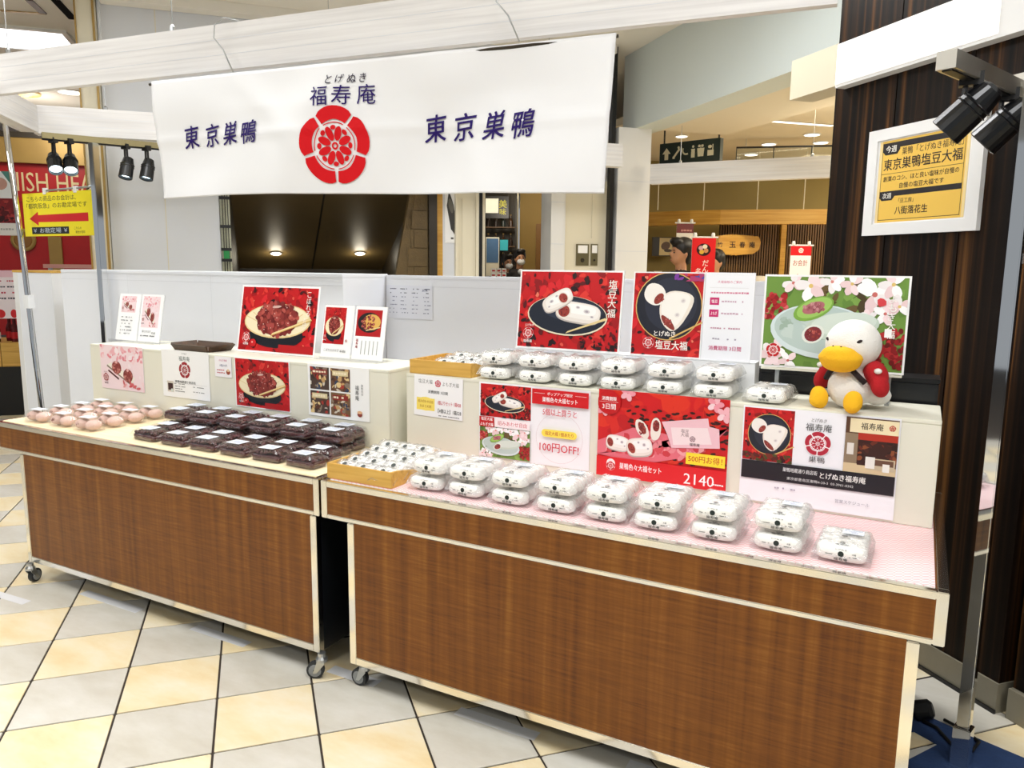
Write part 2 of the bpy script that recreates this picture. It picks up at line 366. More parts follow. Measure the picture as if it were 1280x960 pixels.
plain('screen_teal', '#2f8f92', .3, emit='#3aa0a4', estr=.7); plain('blue_panel', '#47698f', .5)
vcol('print', .35); vcol('paint_col', .5); vcol('ink', .7, .2)
clear('acrylic', milk=.03, gloss=.09, rough=.03); clear('lid_plastic', milk=.012, gloss=.085, rough=.05, bump=.12, bscale=30)
clear('film', milk=.2, gloss=.15, rough=.24, bump=.5, bscale=60, trans=.6); clear('window_glass', tint=(.93, .96, .93), milk=.03, gloss=.12, rough=.02)
plain('mochi', '#fdfcf6', .5, bump=.4, bscale=70); plain('bean', '#48161a', .28, var=.5, vscale=90); plain('ohagi_pink', '#e6c4b8', .6, var=.18, vscale=60, bump=.4, bscale=90); plain('ohagi_brown', '#8a4f42', .6, var=.3, vscale=60)
plain('plush_white', '#efece6', .95, bump=.3, bscale=260, var=.04); plain('plush_yellow', '#f2b81c', .95, bump=.3, bscale=260, var=.06, vscale=20); plain('plush_red', '#b3121c', .9, bump=.3, bscale=260, var=.1); plain('plush_dark', '#241518', .8)
plain('skin', '#c08a66', .5, var=.06); plain('hair', '#14100f', .45); plain('coat_navy', '#151821', .8); plain('coat_dark', '#1d1a1a', .8); plain('mask_white', '#e8eaec', .7)
plain('pot_white', '#efece4', .5); plain('wood_door', '#8c6128', .45, var=.1); plain('tan_wall', '#ab8c4a', .6, var=.04); plain('olive_wall', '#8d7a3e', .6, var=.05)
def chevron(name, ca, cb, sx, sy):
    m, t, b = new_mat(name); L = t.links; N = t.nodes
    tc = N.new('ShaderNodeTexCoord'); sp = N.new('ShaderNodeSeparateXYZ'); L.new(tc.outputs['Object'], sp.inputs[0])
    def M(op, a, c=0.0):
        q = N.new('ShaderNodeMath'); q.operation = op
        for i, x in enumerate((a, c)):
            if isinstance(x, (int, float)): q.inputs[i].default_value = x
            else: L.new(x, q.inputs[i])
        return q.outputs[0]
    tri = M('ABSOLUTE', M('SUBTRACT', M('FRACT', M('MULTIPLY', sp.outputs[0], sx)), .5))
    st = M('FRACT', M('ADD', M('MULTIPLY', sp.outputs[1], sy), M('MULTIPLY', tri, 1.1)))
    f = M('GREATER_THAN', st, .52)
    mx = N.new('ShaderNodeMix'); mx.data_type = 'RGBA'; mx.inputs[6].default_value = C4(ca); mx.inputs[7].default_value = C4(cb)
    L.new(f, mx.inputs[0]); L.new(mx.outputs[2], b.inputs['Base Color']); b.inputs['Roughness'].default_value = .45
    return m
chevron('pink_liner', '#f8f1f0', '#e79fa4', 55, 95)

# ------------------------------------------------------------------ floor with its tiles
fl = struct(MB().box(-16, 16, -9, 20, -.05, -.004).build('floor', 'grout'))
TS = .2993; TH = math.radians(46.6); TO = Vector((-1.2905, -.0801))
e1 = Vector((math.cos(TH), math.sin(TH))); e2 = Vector((math.sin(TH), -math.cos(TH)))
def tile_mesh(nm, mat):
    g = TS/2-.0034; mb = MB().rbox(-g, g, -g, g, -.004, -.0012, r=.003, n=1, cap=(False, False)).rbox(-g, g, -g, g, -.0012, 0, r=.003, n=1, taper=.0012, cap=(False, True))
    return mb.mesh(nm, mat)
tm = [tile_mesh('tile_grey', 'tile_grey'), tile_mesh('tile_cream', 'tile_cream')]
cand = []
fh = Vector((-math.sin(YAW), math.cos(YAW)))
for i in range(-30, 40):
    for j in range(-30, 40):
        c = TO + e1*((i+.5)*TS) + e2*((j+.5)*TS)
        if not (-9 < c.x < 8 and -4 < c.y < 12): continue
        d = c - Vector((CAMP.x, CAMP.y)); f = d.dot(fh); s = d.dot(Vector((fh.y, -fh.x)))
        under = -1.8 < c.x < 1.65 and .25 < c.y < 3.0            # hidden below the tables
        near = f > .5 and abs(s) < .74*f+.25 and not under and (c.y < .35 or c.x > 1.5 or c.x < -1.7)
        cand.append((0 if near else 1, d.length, i, j, c))
cand.sort(key=lambda q: (q[0], q[1]))
rest = [MB(), MB()]
for k, (nr, dl, i, j, c) in enumerate(cand):
    w = (i+j) % 2
    if k < 290 and nr == 0:
        put('tile', tm[w], fl, (c.x, c.y, 0), TH)
    else:
        g = TS/2-.0034; q = [c + e1*(g*a)+e2*(g*b) for a, b in ((-1, -1), (1, -1), (1, 1), (-1, 1))]
        rest[w].add([(p.x, p.y, 0) for p in q][::-1] if False else [(p.x, p.y, 0) for p in q], [(3, 2, 1, 0)])
for w, mt in ((0, 'tile_grey'), (1, 'tile_cream')):
    o = rest[w].build('tile_field', mt, fl); o['kind'] = 'stuff'

# ------------------------------------------------------------------ shell of the hall
BW = 4.6
def onb(px, py, b):                   # (a, z) where a sight line meets a plane parallel to the back wall
    d = spot(px, py, 1) - CAMP; t = (b - (CAMP-KC).dot(AV))/d.dot(AV); p = CAMP + d*t
    return (p-KC).dot(AU), p.z
def ona(px, py, a):                   # (b, z) on a plane parallel to the column face
    d = spot(px, py, 1) - CAMP; t = (a - (CAMP-KC).dot(AU))/d.dot(AU); p = CAMP + d*t
    return (p-KC).dot(AV), p.z
def wbox(name, mat, a0, a1, z0, z1, y0=0, y1=.1, parent=None, b=BW, bevel=0):
    """a box standing in a plane parallel to the back wall"""
    return MB().box(a0, a1, y0, y1, z0, z1).build(name, mat, parent, (0, 0, 0) if parent else uv(0, b), 0 if parent else RZ_WALL, bevel=bevel)
wl = struct(wbox('wall_left', 'wall_grey', -3.23, -2.49, 0, CEIL))
tag(wl, None, None)
struct(wbox('wall_back', 'wall_grey', -2.49, .69, 2.15, CEIL))
for a in (-2.86,): wbox('panel_joint', 'cream', a-.003, a+.003, 0, CEIL, -.002, .0, wl)
pil = struct(wbox('trim_1', 'cream', -3.36, -3.235, 0, CEIL, -.06, .1)); wbox('edge_strip', 'gold_paint', -3.25, -3.235, 0, CEIL, -.075, -.06, pil); wbox('edge_strip', 'gold_paint', -3.36, -3.35, 0, CEIL, -.07, -.06, pil)
# ceiling
ce = struct(MB().box(-16, 16, -9, 20, CEIL, CEIL+.1).build('ceiling', 'ceiling_paint'))
def on_ceiling(px, py, z=CEIL):
    d = spot(px, py, 1) - CAMP; t = (z-CAMP.z)/d.z; return CAMP + d*t
def slot(a, b, w=.05, mat='black'):
    a = on_ceiling(*a); b = on_ceiling(*b); d = (b-a); n = Vector((-d.y, d.x, 0)).normalized()*w
    MB().prism([(a.x, a.y), (b.x, b.y), ((b+n).x, (b+n).y), ((a+n).x, (a+n).y)], CEIL-.006, CEIL).build('air_slot', mat, ce)
plain('slot_black', '#0a0a0a', .9, spec=.1); slot((75, 0), (97, 24), .06, 'slot_black'); slot((41, 0), (59, 17), .05, 'dark_brown'); slot((0, 12), (56, 16), .03, 'gold_paint')
# light panels of the ceiling
def ceiling_panel(x, y, sx, sy, label, z=CEIL, rz=0):
    t = thing('ceiling_light', label, 'ceiling light', (x, y, z), rz, 'ceiling light panels')
    f = MB()
    for x0, x1, y0, y1 in ((-sx/2-.04, -sx/2, -sy/2-.04, sy/2+.04), (sx/2, sx/2+.04, -sy/2-.04, sy/2+.04), (-sx/2, sx/2, -sy/2-.04, -sy/2), (-sx/2, sx/2, sy/2, sy/2+.04)): f.box(x0, x1, y0, y1, -.02, 0)
    f.build('frame', 'white_paint', t); MB().box(-sx/2, sx/2, -sy/2, sy/2, -.01, -.002).build('diffuser', 'panel_glow', t)
    return t
c0 = on_ceiling(28, 40)
ceiling_panel(c0.x-.35, c0.y-.1, 1.25, .62, 'bright rectangular ceiling light panel above the red shop front', CEIL, RZ_WALL)
for i, (x, y, sx, sy, e) in enumerate(PANELS):
    ceiling_panel(x, y, sx, sy, '%s rectangular ceiling light panel overhead, outside the photo' % ORD[i])
def lamp(p, e, col=(1, .95, .85), r=.06):
    l = bpy.data.lights.new('lamp', 'POINT'); l.energy = e; l.color = col; l.shadow_soft_size = r
    o = bpy.data.objects.new('lamp', l); COL.objects.link(o); o.location = p
def downlight(p, r, label, mat='lamp_glow', nrm=None, group='round downlights'):
    t = thing('downlight', label, 'ceiling light', p, 0, group)
    if nrm: t.rotation_euler = Vector(nrm).to_track_quat('-Z', 'Y').to_euler()
    MB().lathe([(r*1.18, 0), (r*1.18, -.006), (r*1.02, -.008)], 18).build('ring', 'white_paint', t); MB().lathe([(r, -.0085), (r*.9, -.011)], 18).build('lens', mat, t)
    return t
lamp(spot(45, 150, 8.6), 45, (1, .93, .82), .2); downlight(on_ceiling(88, 115), .12, 'round downlight in the peach ceiling under the long white beam')  # the point light is an unseen fill added to brighten the red shop
v0 = on_ceiling(25, 115); q = thing('ceiling_vent', 'round brownish vent in the ceiling above the red shop', 'vent', v0)
MB().lathe([(.2, 0), (.2, -.02), (.14, -.03)], 18).build('ring', 'gold_paint', q); MB().lathe([(.13, -.03), (.05, -.06)], 18).build('cone', 'gold_paint', q)
# strip of lit ceiling along the top of the grey wall
struct(wbox('trim_2', 'ceiling_paint', -3.2, .69, CEIL-.07, CEIL-.001, -.12, -.001))

# recess with the dark underside of the escalator
rec = struct(wbox('wall_recess', 'dark_brown', -2.49, -.9, 0, 2.15, 2.6, 2.7))
wbox('side_panel', 'dark_brown', -2.49, -2.43, 0, 2.15, .1, 2.6, rec); wbox('side_panel', 'dark_brown', -.9, -.84, 0, 2.15, .1, 2.6, rec)
sof = struct(MB().add([(-2.43, .1, 2.15), (-.9, .1, 2.15), (-.9, 2.6, 1.36), (-2.43, 2.6, 1.36), (-2.43, .1, 2.2), (-.9, .1, 2.2), (-.9, 2.6, 1.41), (-2.43, 2.6, 1.41)], [(0, 1, 2, 3), (7, 6, 5, 4), (0, 4, 5, 1), (1, 5, 6, 2), (2, 6, 7, 3), (3, 7, 4, 0)]).build('ceiling_recess', 'dark_soffit', None, uv(0, BW), RZ_WALL))
MB().add([(-1.68, .1, 2.148), (-1.665, .1, 2.148), (-1.665, 2.6, 1.358), (-1.68, 2.6, 1.358)], [(0, 1, 2, 3)]).build('seam', 'black', sof)
for px, lb in ((345, 'left downlight in the dark sloping soffit under the banner'), (450, 'right downlight in the dark sloping soffit under the banner')):
    # where the sight line meets the sloping soffit
    d = spot(px, 316, 1) - CAMP; n = (AV*.79 + Vector((0, 0, 2.5))).normalized(); p0 = uv(-1.6, BW+.1, 2.15)
    t = (p0-CAMP).dot(n)/d.dot(n); lamp(CAMP + d*t - n*.05, 5, (1, .9, .7)); downlight(CAMP + d*t - n*.004, .05, lb, nrm=-n)
# lattice window at the left edge of the recess
lat = struct(wbox('window_1', 'window_glass', -2.485, -2.415, 0, 2.15, -.01, -.004))
for z in (1.0, 1.2, 1.42, 1.5, 1.67, 1.88, 2.0): wbox('glazing_bar', 'black', -2.487, -2.413, z, z+.022, -.03, -.011, lat)
for a in (-2.468, -2.45, -2.432): wbox('glazing_bar', 'dark_brown', a, a+.006, .9, 2.15, -.028, -.012, lat)
wbox('back_light_panel', 'cream', -2.485, -2.415, 0, 2.15, .02, .03, lat)
ex = thing('exit_sign', 'small green sign seen through the lattice window', 'sign', uv(-2.45, BW-.03, 1.47), RZ_WALL); MB().box(-.02, .02, 0, .004, -.03, .03).build('plate', plain('green_plate', '#1f8a46', .4), ex)

# wall right of the recess, drawn along the wall: posts, door, lift
def at_a(px): return onb(px, 300, BW)[0]
sw = struct(MB().prism([(at_a(518), 2.15), (at_a(535), 2.15), (at_a(535), 0), (at_a(455), 0)], .0, .08, Matrix(((1, 0, 0, 0), (0, 0, 1, 0), (0, 1, 0, 0), (0, 0, 0, 1)))).build('wall_stone', 'stone_brown', None, uv(0, BW), RZ_WALL))
for r_ in range(8):
    for k in range(2):
        z0 = .95+r_*.15; a1 = at_a(535)-.004; a0 = at_a(535)-.24 if k == 0 else a1
        if k == 0:
            sp_ = a1-.115-(.05 if r_ % 2 else 0)
            wbox('stone', 'stone_brown', max(a1-.2+r_*.014, sp_-.11)+.003, sp_-.003, z0, z0+.143, -.008, .002, sw); wbox('stone', 'stone_brown', sp_+.003, a1, z0, z0+.143, -.008, .002, sw)
struct(wbox('trim_3', 'dark_brown', at_a(535), at_a(545), 0, 2.3, -.05, .05)); struct(wbox('trim_4', 'hinoki', at_a(545), at_a(553), 0, 2.3, -.01, .05))
struct(wbox('wall_poster', 'wall_grey', at_a(553), at_a(568), 0, 2.3, .0, .05))
a0, z0 = onb(556, 296, BW); A = Art(.1, .42); rn = random.Random(3); A.ell(.055, .24, .03, .16, '#3c3a37', .15, 16, .12, rn); A.ell(.05, .3, .018, .06, '#6d6a60', .2); A.fine(.02, .08, .04, .03, '#5b5a58', rn)
sheet('wall_poster', 'narrow grey poster with a dark upright figure by the cream door', 'poster', .1, .42, uv(a0, BW-.006, z0-.05), A, RZ_WALL)
dr = struct(wbox('door_1', 'cream', at_a(568), at_a(597), 0, 2.4, -.02, .05)); wbox('door_panel', 'cream', at_a(577), at_a(591), .3, 1.95, -.03, -.02, dr); wbox('door_frame', 'cream', at_a(568), at_a(571), 0, 2.4, -.045, -.02, dr); wbox('door_frame', 'cream', at_a(593.5), at_a(597), 0, 2.4, -.045, -.02, dr)
struct(wbox('trim_5', 'black', at_a(597), at_a(601), 0, 2.4, -.05, .05)); struct(wbox('trim_6', 'cream', at_a(601), at_a(605.5), 0, 2.4, -.02, .05))
lw = struct(wbox('wall_lift', 'white_paint', at_a(686), at_a(702), 0, 2.5, -.05, .2))
for z in (.9, 1.25, 1.6, 1.95): wbox('joint', 'wall_grey', at_a(686), at_a(702), z, z+.006, -.052, -.05, lw)
ld = struct(wbox('door_2', 'cream', at_a(702), at_a(757), 0, 2.5, 0, .1)); wbox('door_frame', 'white_paint', at_a(702), at_a(704.5), 0, 2.5, -.03, 0, ld); wbox('door_frame', 'cream', at_a(739), at_a(740.5), 1.66, 2.5, -.008, 0, ld)
for (p0, p1, nm, lb) in ((720, 735, 'lift_panel', 'wide steel lift call panel with a white notice on the cream wall'), (738.5, 746, 'lift_panel', 'narrow steel lift call panel with a white notice, beside the wide one')):
    a0, z1 = onb(p0, 305, BW); a1, z0 = onb(p1, 332, BW); t = thing(nm, lb, 'lift panel', uv(a0, BW-.001, z0), RZ_WALL)
    w = a1-a0; h = z1-z0; MB().box(0, w, -.012, 0, 0, h).build('plate', plain('bronze%d' % p0, '#7d7557', .35, metal=.6), t); MB().box(w*.12, w*.88, -.014, -.012, h*.58, h*.94).build('notice', 'paper', t); MB().lathe([(w*.16, 0), (w*.13, .008)], 12, Matrix.Translation((w*.5, -.012, h*.25)) @ Matrix.Rotation(math.pi/2, 4, 'X')).build('button', 'dark_brown', t)
struct(wbox('trim_7', 'black', at_a(757), at_a(762), 0, CEIL, -.06, .05))
# shop far behind, seen through the gap between the posts and the lift
def fbox(name, mat, d, x0, y0, x1, y1, thick=.1, parent=None, toward=0):
    """a box of the far background facing the stall at distance d: picture-aligned extents turned into metres once"""
    p = spot(x0, y1, d); q = spot(x1, y0, d); w = (q-p).dot(_rt); h = q.z-p.z
    return MB().box(0, w, 0, thick, 0, h).build(name, mat, parent, p, YAW)
struct(fbox('wall_tan', 'tan_wall', 14.2, 648, 180, 690, 420, .1)); dd = struct(fbox('door_3', 'wood_door', 14.1, 668, 281, 690, 420, .08)); 
p = spot(668, 420, 9.4)
MB().box(.09, .4, -.02, 0, 0, 1.9).build('door_panel', 'tan_wall', dd)
struct(fbox('trim_8', 'cream', 13.0, 644.5, 180, 649, 420, .1))
shop = struct(fbox('wall_shop', 'dark_brown', 12.95, 590, 160, 646, 420, .1))
cab = thing('shop_shelf', 'dark shelf unit at the back of the far snack shop', 'shelf', spot(604, 420, 12.7), YAW)
for k in range(5): MB().box(0, .54, -.25, 0, .55+k*.3, .57+k*.3).build('shelf_board', 'slat_wood', cab)
MB().box(0, .03, -.25, 0, 0, 2.2).build('side_panel', 'dark_brown', cab); MB().box(.51, .54, -.25, 0, 0, 2.2).build('side_panel', 'dark_brown', cab)
rn = random.Random(8)
for k in range(3):
    for j in range(4):
        x = .08+j*.12; c = thing('shop_bottle', '%s dark bottle on the %s shelf of the far snack shop' % (ORD[j], ORD[k]), 'bottle', cab.location + Vector((math.cos(YAW)*x+.12*math.sin(YAW), math.sin(YAW)*x-.12*math.cos(YAW), .57+.3*(k+2))), YAW)
        MB().lathe([(.03, 0), (.032, .1), (.012, .14), (.012, .18)], 10).build('glass', plain('bt%d%d' % (k, j), rn.choice(['#5a3a1c', '#3a2a20', '#7a5a2a', '#2c3a30']), .3), c); MB().lathe([(.014, .18), (.014, .2)], 8).build('cap', 'gold_paint', c)
p = spot(607, 271, 12.0); t = thing('menu_sign', 'lit black and yellow menu sign of the far shop', 'sign', p, YAW); MB().box(-.02, .36, 0, .05, -.02, .32).build('case', 'black', t); MB().box(0, .2, -.004, 0, .06, .28).build('lit_panel', 'sign_lit', t)
A = Art(.4, .35); A.text('美', .27, .2, .12, '#e6e01c', .03); A.text('味', .27, .08, .1, '#e6e01c', .03); put('lettering', A.mesh('lettering', 'print', off=.005), t)
p = spot(608, 345, 11.6); t = thing('blue_board', 'blue panel with a pale frame on the far shop counter', 'panel', p, YAW); MB().box(0, .18, 0, .04, .2, .56).build('board', 'blue_panel', t); MB().box(-.01, .19, .005, .035, 0, .58).build('frame', 'cream', t)
p = spot(625, 313, 11.7); t = thing('shop_screen', 'small teal screen behind the masked shop assistant', 'screen', p, YAW); MB().box(-.01, .13, 0, .03, -.01, .17).build('case', 'black', t); MB().box(0, .12, -.003, 0, 0, .16).build('display', 'screen_teal', t); MB().box(.05, .07, .0, .03, -.3, -.01).build('stand', 'black', t)
t = thing('shop_counter', 'pale counter in front of the masked shop assistants', 'counter', spot(600, 346, 11.0), YAW); lamp(spot(635, 255, 11.0), 45, (1, .9, .75), .15); lamp(spot(668, 240, 12.6), 35, (1, .9, .7), .15); MB().box(0, .85, 0, .3, -1.3, -.05).build('body', 'cream', t); MB().box(-.02, .87, -.03, .33, -.05, 0).build('top', 'white_paint', t)  # both point lights are unseen fills added to brighten the far shop
rn = random.Random(5)
for k in range(6):
    c = spot(617+k % 3*6.5, 346, 11.2); c.z = spot(600, 346, 11.0).z+(.065 if k > 2 else 0); c = thing('snack_packet', '%s red and white snack packet on the far counter' % ORD[k], 'packet', c, YAW)
    MB().rbox(-.033, .033, -.03, .03, 0, .06, r=.012).build('packet', 'mask_white', c); MB().box(-.022, .022, -.031, -.03, .012, .035).build('label', 'red_wall', c)

# bulkhead over the opening on the right, column between, opening behind
BA = .918
bh = struct(MB().box(0, 4.8-.9, 0, .25, 2.6, CEIL).build('wall_bulkhead', 'bulkhead_paint', None, uv(BA, 4.8), RZ_COL))
struct(MB().box(0, .31, 0, .2, 0, 2.6).build('wall_pier', 'white_paint', None, uv(.755, 4.53), RZ_WALL))
for z in (.95, 1.55, 2.15): MB().box(0, .31, -.002, 0, z, z+.005).build('joint', 'wall_grey', bpy.data.objects['wall_pier'])
struct(MB().box(-8, 6, .25, 20, 2.78, 2.85).build('ceiling_opening', 'soffit', None, uv(BA, 4.8), RZ_COL))
so = struct(MB().box(.25, 4.0, .25, .9, 2.6, 2.78).build('ceiling_step', 'soffit', None, uv(BA, 4.8), RZ_COL))
# column
cl = struct(MB().box(-.95, 0, 0, .9, .1, CEIL).build('wall_column', 'zebrano', None, uv(0, .012), RZ_COL))
cl.location = uv(0, .012)
MB().box(-.95, -.635, -.004, 0, .1, CEIL).build('veneer_panel', 'zebrano', cl); MB().box(-.63, -.315, -.004, 0, .1, CEIL).build('veneer_panel', 'zebrano', cl); MB().box(-.31, 0, -.004, 0, .1, CEIL).build('veneer_panel', 'zebrano', cl)
MB().box(.0, .9, -.1, .6, .1, CEIL).build('veneer_panel', 'zebrano', cl, (.03, .12, 0))
bb = struct(MB().box(-.955, .004, -.012, .9, .0, .1).build('baseboard_column', 'base_stone', None, uv(0, .012), RZ_COL)); MB().box(.03, .94, .0, .75, 0, .1).build('base_block', 'base_stone', bb)
MB().box(-.955, .006, -.02, -.012, 0, .012).build('shadow_gap', 'black', bb)
plain('block_beige', '#cfc7b0', .6)
# white band round the column, its dimmer end block
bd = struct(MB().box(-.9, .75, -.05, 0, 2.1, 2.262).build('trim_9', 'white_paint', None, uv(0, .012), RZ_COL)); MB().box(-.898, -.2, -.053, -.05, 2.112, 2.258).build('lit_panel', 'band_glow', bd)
struct(MB().box(-1.24, -.905, .0, .12, 2.125, 2.285).build('trim_10', 'block_beige', None, uv(0, .012), RZ_COL))
# framed notice on the column
rn = random.Random(11)
fr = thing('framed_notice', 'white framed yellow notice hanging on the dark wood column', 'notice', uv(-.004, .742, 1.53), RZ_COL)
fw_, fhh = .495, .38
f = MB()
for x0, x1, z0, z1 in ((0, fw_, 0, .04), (0, fw_, fhh-.04, fhh), (0, .045, .04, fhh-.04), (fw_-.045, fw_, .04, fhh-.04)): f.box(x0, x1, -.018, 0, z0, z1)
f.build('frame', 'white_paint', fr); MB().box(.045, fw_-.045, -.012, 0, .04, fhh-.04).build('mount', 'paper', fr)
Y0 = '#e9bf55'; K0 = '#231f22'
A = Art(.385, .29); A.rect(0, 0, .385, .29, Y0); A.rect(0, 0, .012, .29, '#f0d79a'); A.rect(.373, 0, .385, .29, '#f0d79a')
for (x0, y0, x1, y1) in ((.014, .008, .016, .282), (.366, .008, .368, .282), (.014, .008, .368, .010), (.014, .092, .368, .111), (.014, .262, .368, .282), (.014, .172, .368, .1735)): A.rect(x0, y0, x1, y1, K0)
A.poly([(.014, .282), (.095, .282), (.095, .255), (.083, .24), (.028, .24), (.014, .254)], K0); A.text('今週', .054, .26, .024, '#f6f2e6', .02)
A.poly([(.014, .111), (.085, .111), (.085, .09), (.074, .078), (.026, .078), (.014, .09)], K0); A.text('次週', .05, .095, .02, '#f6f2e6', .02)
A.text('巣鴨「とげぬき福寿庵」', .232, .246, .026, K0, .01, wid=.255); A.text('東京巣鴨塩豆大福', .192, .205, .040, K0, .03, wid=.335)
A.text('創業のコシ、ほと良い塩味が自慢の', .19, .155, .019, K0, .02, wid=.325); A.text('自慢の塩豆大福です', .2, .127, .019, K0, .02, wid=.19)
A.text('「豆工房」', .14, .074, .017, K0, .004); A.text('八街落花生', .165, .04, .028, K0, .03, wid=.145)
put('print', A.mesh('print', 'print', off=.013), fr, (.055, 0, .045))

# track arm with two black spotlights, fixed to the column
def spot_head(t, p, aim, s=1, glow='spot_glow', lit=True, arm=.1):
    """a lamp head hanging on its arm below p, pointing along aim"""
    aim = Vector(aim).normalized(); M = Matrix.Translation(Vector(p)+Vector((0, 0, -arm))) @ aim.to_track_quat('Z', 'Y').to_matrix().to_4x4()
    h = tag(MB().lathe([(.018*s, -.085*s), (.034*s, -.075*s), (.044*s, -.03*s), (.046*s, .02*s), (.048*s, .075*s), (.044*s, .077*s), (.04*s, .05*s)], 20, M).build('lamp_head', 'black_satin', t, smooth=False))
    for k in (-.028, -.012): MB().lathe([(.0455*s, k*s), (.049*s, (k+.003)*s), (.0455*s, (k+.006)*s)], 20, M).build('cooling_fin', 'black_satin', h)
    MB().lathe([(.041*s, .052*s), (.03*s, .056*s)], 20, M).build('lens', glow if lit else 'black', h)
    for q in (-1, 1): MB().tube([Vector(p)+Vector((q*.012*s, 0, .01)), Vector(p)+Vector((q*.014*s, 0, -arm*.55)), Vector(p)+Vector((q*.012*s, 0, -arm+.02*s))], .008*s, 6).build('arm', 'black_satin', t)
    MB().box(p[0]-.03*s, p[0]+.03*s, p[1]-.018*s, p[1]+.018*s, p[2]-.005, p[2]+.03*s).build('adapter', 'black', t)
P0 = Vector((1.7, .44, 1.922)); P1 = Vector((1.915, .975, 1.922)); dz = (P1-P0).normalized(); sx_ = Vector((dz.y, -dz.x, 0))
ta = thing('light_track', 'grey aluminium light track arm fixed high on the dark column', 'light track', P0)
MB().prism([tuple((sx_*a + dz*b).xy) for a, b in ((-.024, 0), (.024, 0), (.024, .56), (-.024, .56))], -.02, .025).build('rail', 'alu', ta)
MB().prism([tuple((sx_*a + dz*b).xy) for a, b in ((-.012, .01), (.012, .01), (.012, .55), (-.012, .55))], -.024, -.02).build('channel', 'black', ta); MB().box(-.05, .05, -.008, .008, -.05, .06).build('wall_plate', 'alu', ta, tuple(dz*.552), RZ_COL)
for k, (s_, lb) in enumerate(((.17, 'near black spotlight on the track arm, overlapping the framed notice'), (.44, 'rear black spotlight on the track arm, at the right edge'))):
    p = P0 + dz*s_; t = thing('track_spotlight', lb, 'spotlight', (p.x, p.y, p.z-.03), 0, 'spotlights on the column arm')
    spot_head(t, (0, 0, 0), (-.62, .1, -.62), .95, lit=False, arm=.07)

# chrome posts of the stall
def post(x, y, h, s, label, sleeve=True):
    t = thing('chrome_post', label, 'post', (x, y, 0)); MB().box(-s/2, s/2, -s/2, s/2, 0 if not sleeve else .02, h).build('tube', 'chrome', t, bevel=.003)
    if sleeve: MB().box(-s/2-.006, s/2+.006, -s/2-.006, s/2+.006, 0, .12).build('sleeve', 'chrome', t, bevel=.002)
    return t
pr = post(1.897, .53, 2.25, .033, 'square chrome post standing on the blue mat by the column'); pr.rotation_euler[2] = -.3
t = thing('sign_clip', 'pink and white price holder clipped to the right chrome post', 'price holder', (1.925, .50, 1.45), .3)
A = Art(.1, .1, '#f5e3ee'); A.rect(0, .06, .1, .08, '#d8188a'); A.ell(.03, .03, .03, .02, '#d8188a'); A.ell(.08, .02, .02, .015, '#d8188a'); A.text('特売', .05, .09, .015, '#d8188a', .02)
MB().box(0, .1, 0, .004, 0, .1).build('holder', 'acrylic', t); put('print', A.mesh('print', 'print'), t); MB().box(-.01, .09, -.01, .012, -.03, -.004).build('clip', 'acrylic', t)
pl = post(-2.462, .945, 2.06, .04, 'square chrome post standing behind the left table', True)

# yellow cashier sign hung on the left post
t = thing('hanging_sign', 'yellow cashier sign with red arrow clipped to the left chrome post', 'sign', (-3.24, .98, 1.556))
t.scale = (1.06, 1, 1.05)
MB().box(0, .645, 0, .006, 0, .245).build('board', plain('yellow_board', '#f2df1e', .4), t)
A = Art(.645, .245); A.rect(.004, .004, .641, .241, '#f4e322'); k = '#1d1a16'
A.text('こちらの商品のお会計は、', .27, .212, .03, k, .012, wid=.46); A.text('「都筑阪急」のお勘定場です', .315, .172, .03, k, .012, wid=.56)
A.poly([(.055, .1), (.14, .14), (.14, .12), (.6, .125), (.6, .078), (.14, .08), (.14, .06)], '#cf1b1f'); A.rect(.07, .012, .42, .052, '#1c1f26'); A.text('￥ お勘定場 ￥', .245, .033, .028, '#c9d6e2', .01, wid=.32)
A.text('こちらの', .5, .042, .014, k); A.text('黄色が目印', .52, .02, .016, k, .01)
put('print', A.mesh('print', 'print'), t); MB().tube([(.2, .003, .255), (.62, .003, .262), (.735, -.03, .265)], .006, 6).build('hanger_bar', 'zinc', t)
for x in (.22, .5): MB().box(x-.012, x+.012, -.006, .012, .235, .27).build('clip', 'white_paint', t)
MB().tube([(.57, .02, .2), (.55, .02, .24), (.6, .03, .27), (.64, .04, .22), (.63, .05, .12)], .005, 6).build('cord', 'black', t)
# leaning silver pole at the far left
t = thing('silver_pole', 'slim silver pole leaning at the far left with a white tag', 'pole', (-3.045, .9, 0))
MB().tube([(0, 0, 0), (-.035, 0, .513), (-.11, 0, 1.578), (-.195, 0, 2.5)], .016, 10).build('tube', 'chrome', t, smooth=True); MB().box(-.1, -.05, -.02, .02, 1.12, 1.2).build('tag', 'mask_white', t); MB().lathe([(.05, 0), (.05, .012), (.02, .02)], 14).build('foot', 'zinc', t)

# hanging beams over the stall
BA0 = Vector((-2.3, .36, 0)); BD = Vector((3.7, .4, 0)).normalized(); RZ_BEAM = math.atan2(BD.y, BD.x)
def beam(name, label, p, q, z0, z1, dp, wires=()):
    p = Vector(p); q = Vector(q); d = (q-p); L = d.length; rz = math.atan2(d.y, d.x)
    t = thing(name, label, 'beam', (p.x, p.y, z0), rz, None); h = z1-z0
    MB().box(0, L, 0, dp, 0, h).build('boxed_beam', 'beam_wood', t); n = 3
    for k in range(1, n): MB().box(.001, L-.001, -.0008, 0, h*k/n-.0008, h*k/n+.0008).build('groove', 'wall_grey', t)
    for w in wires:
        MB().tube([(w, dp/2, h), (w, dp/2, CEIL-z0)], .0022, 5).build('wire', 'zinc', t); MB().lathe([(.012, h), (.012, h+.02), (.004, h+.03)], 8, Matrix.Translation((w, dp/2, 0))).build('eye', 'zinc', t)
    return t
pb = BA0 - BD*.9; qb = BA0 + BD*3.72
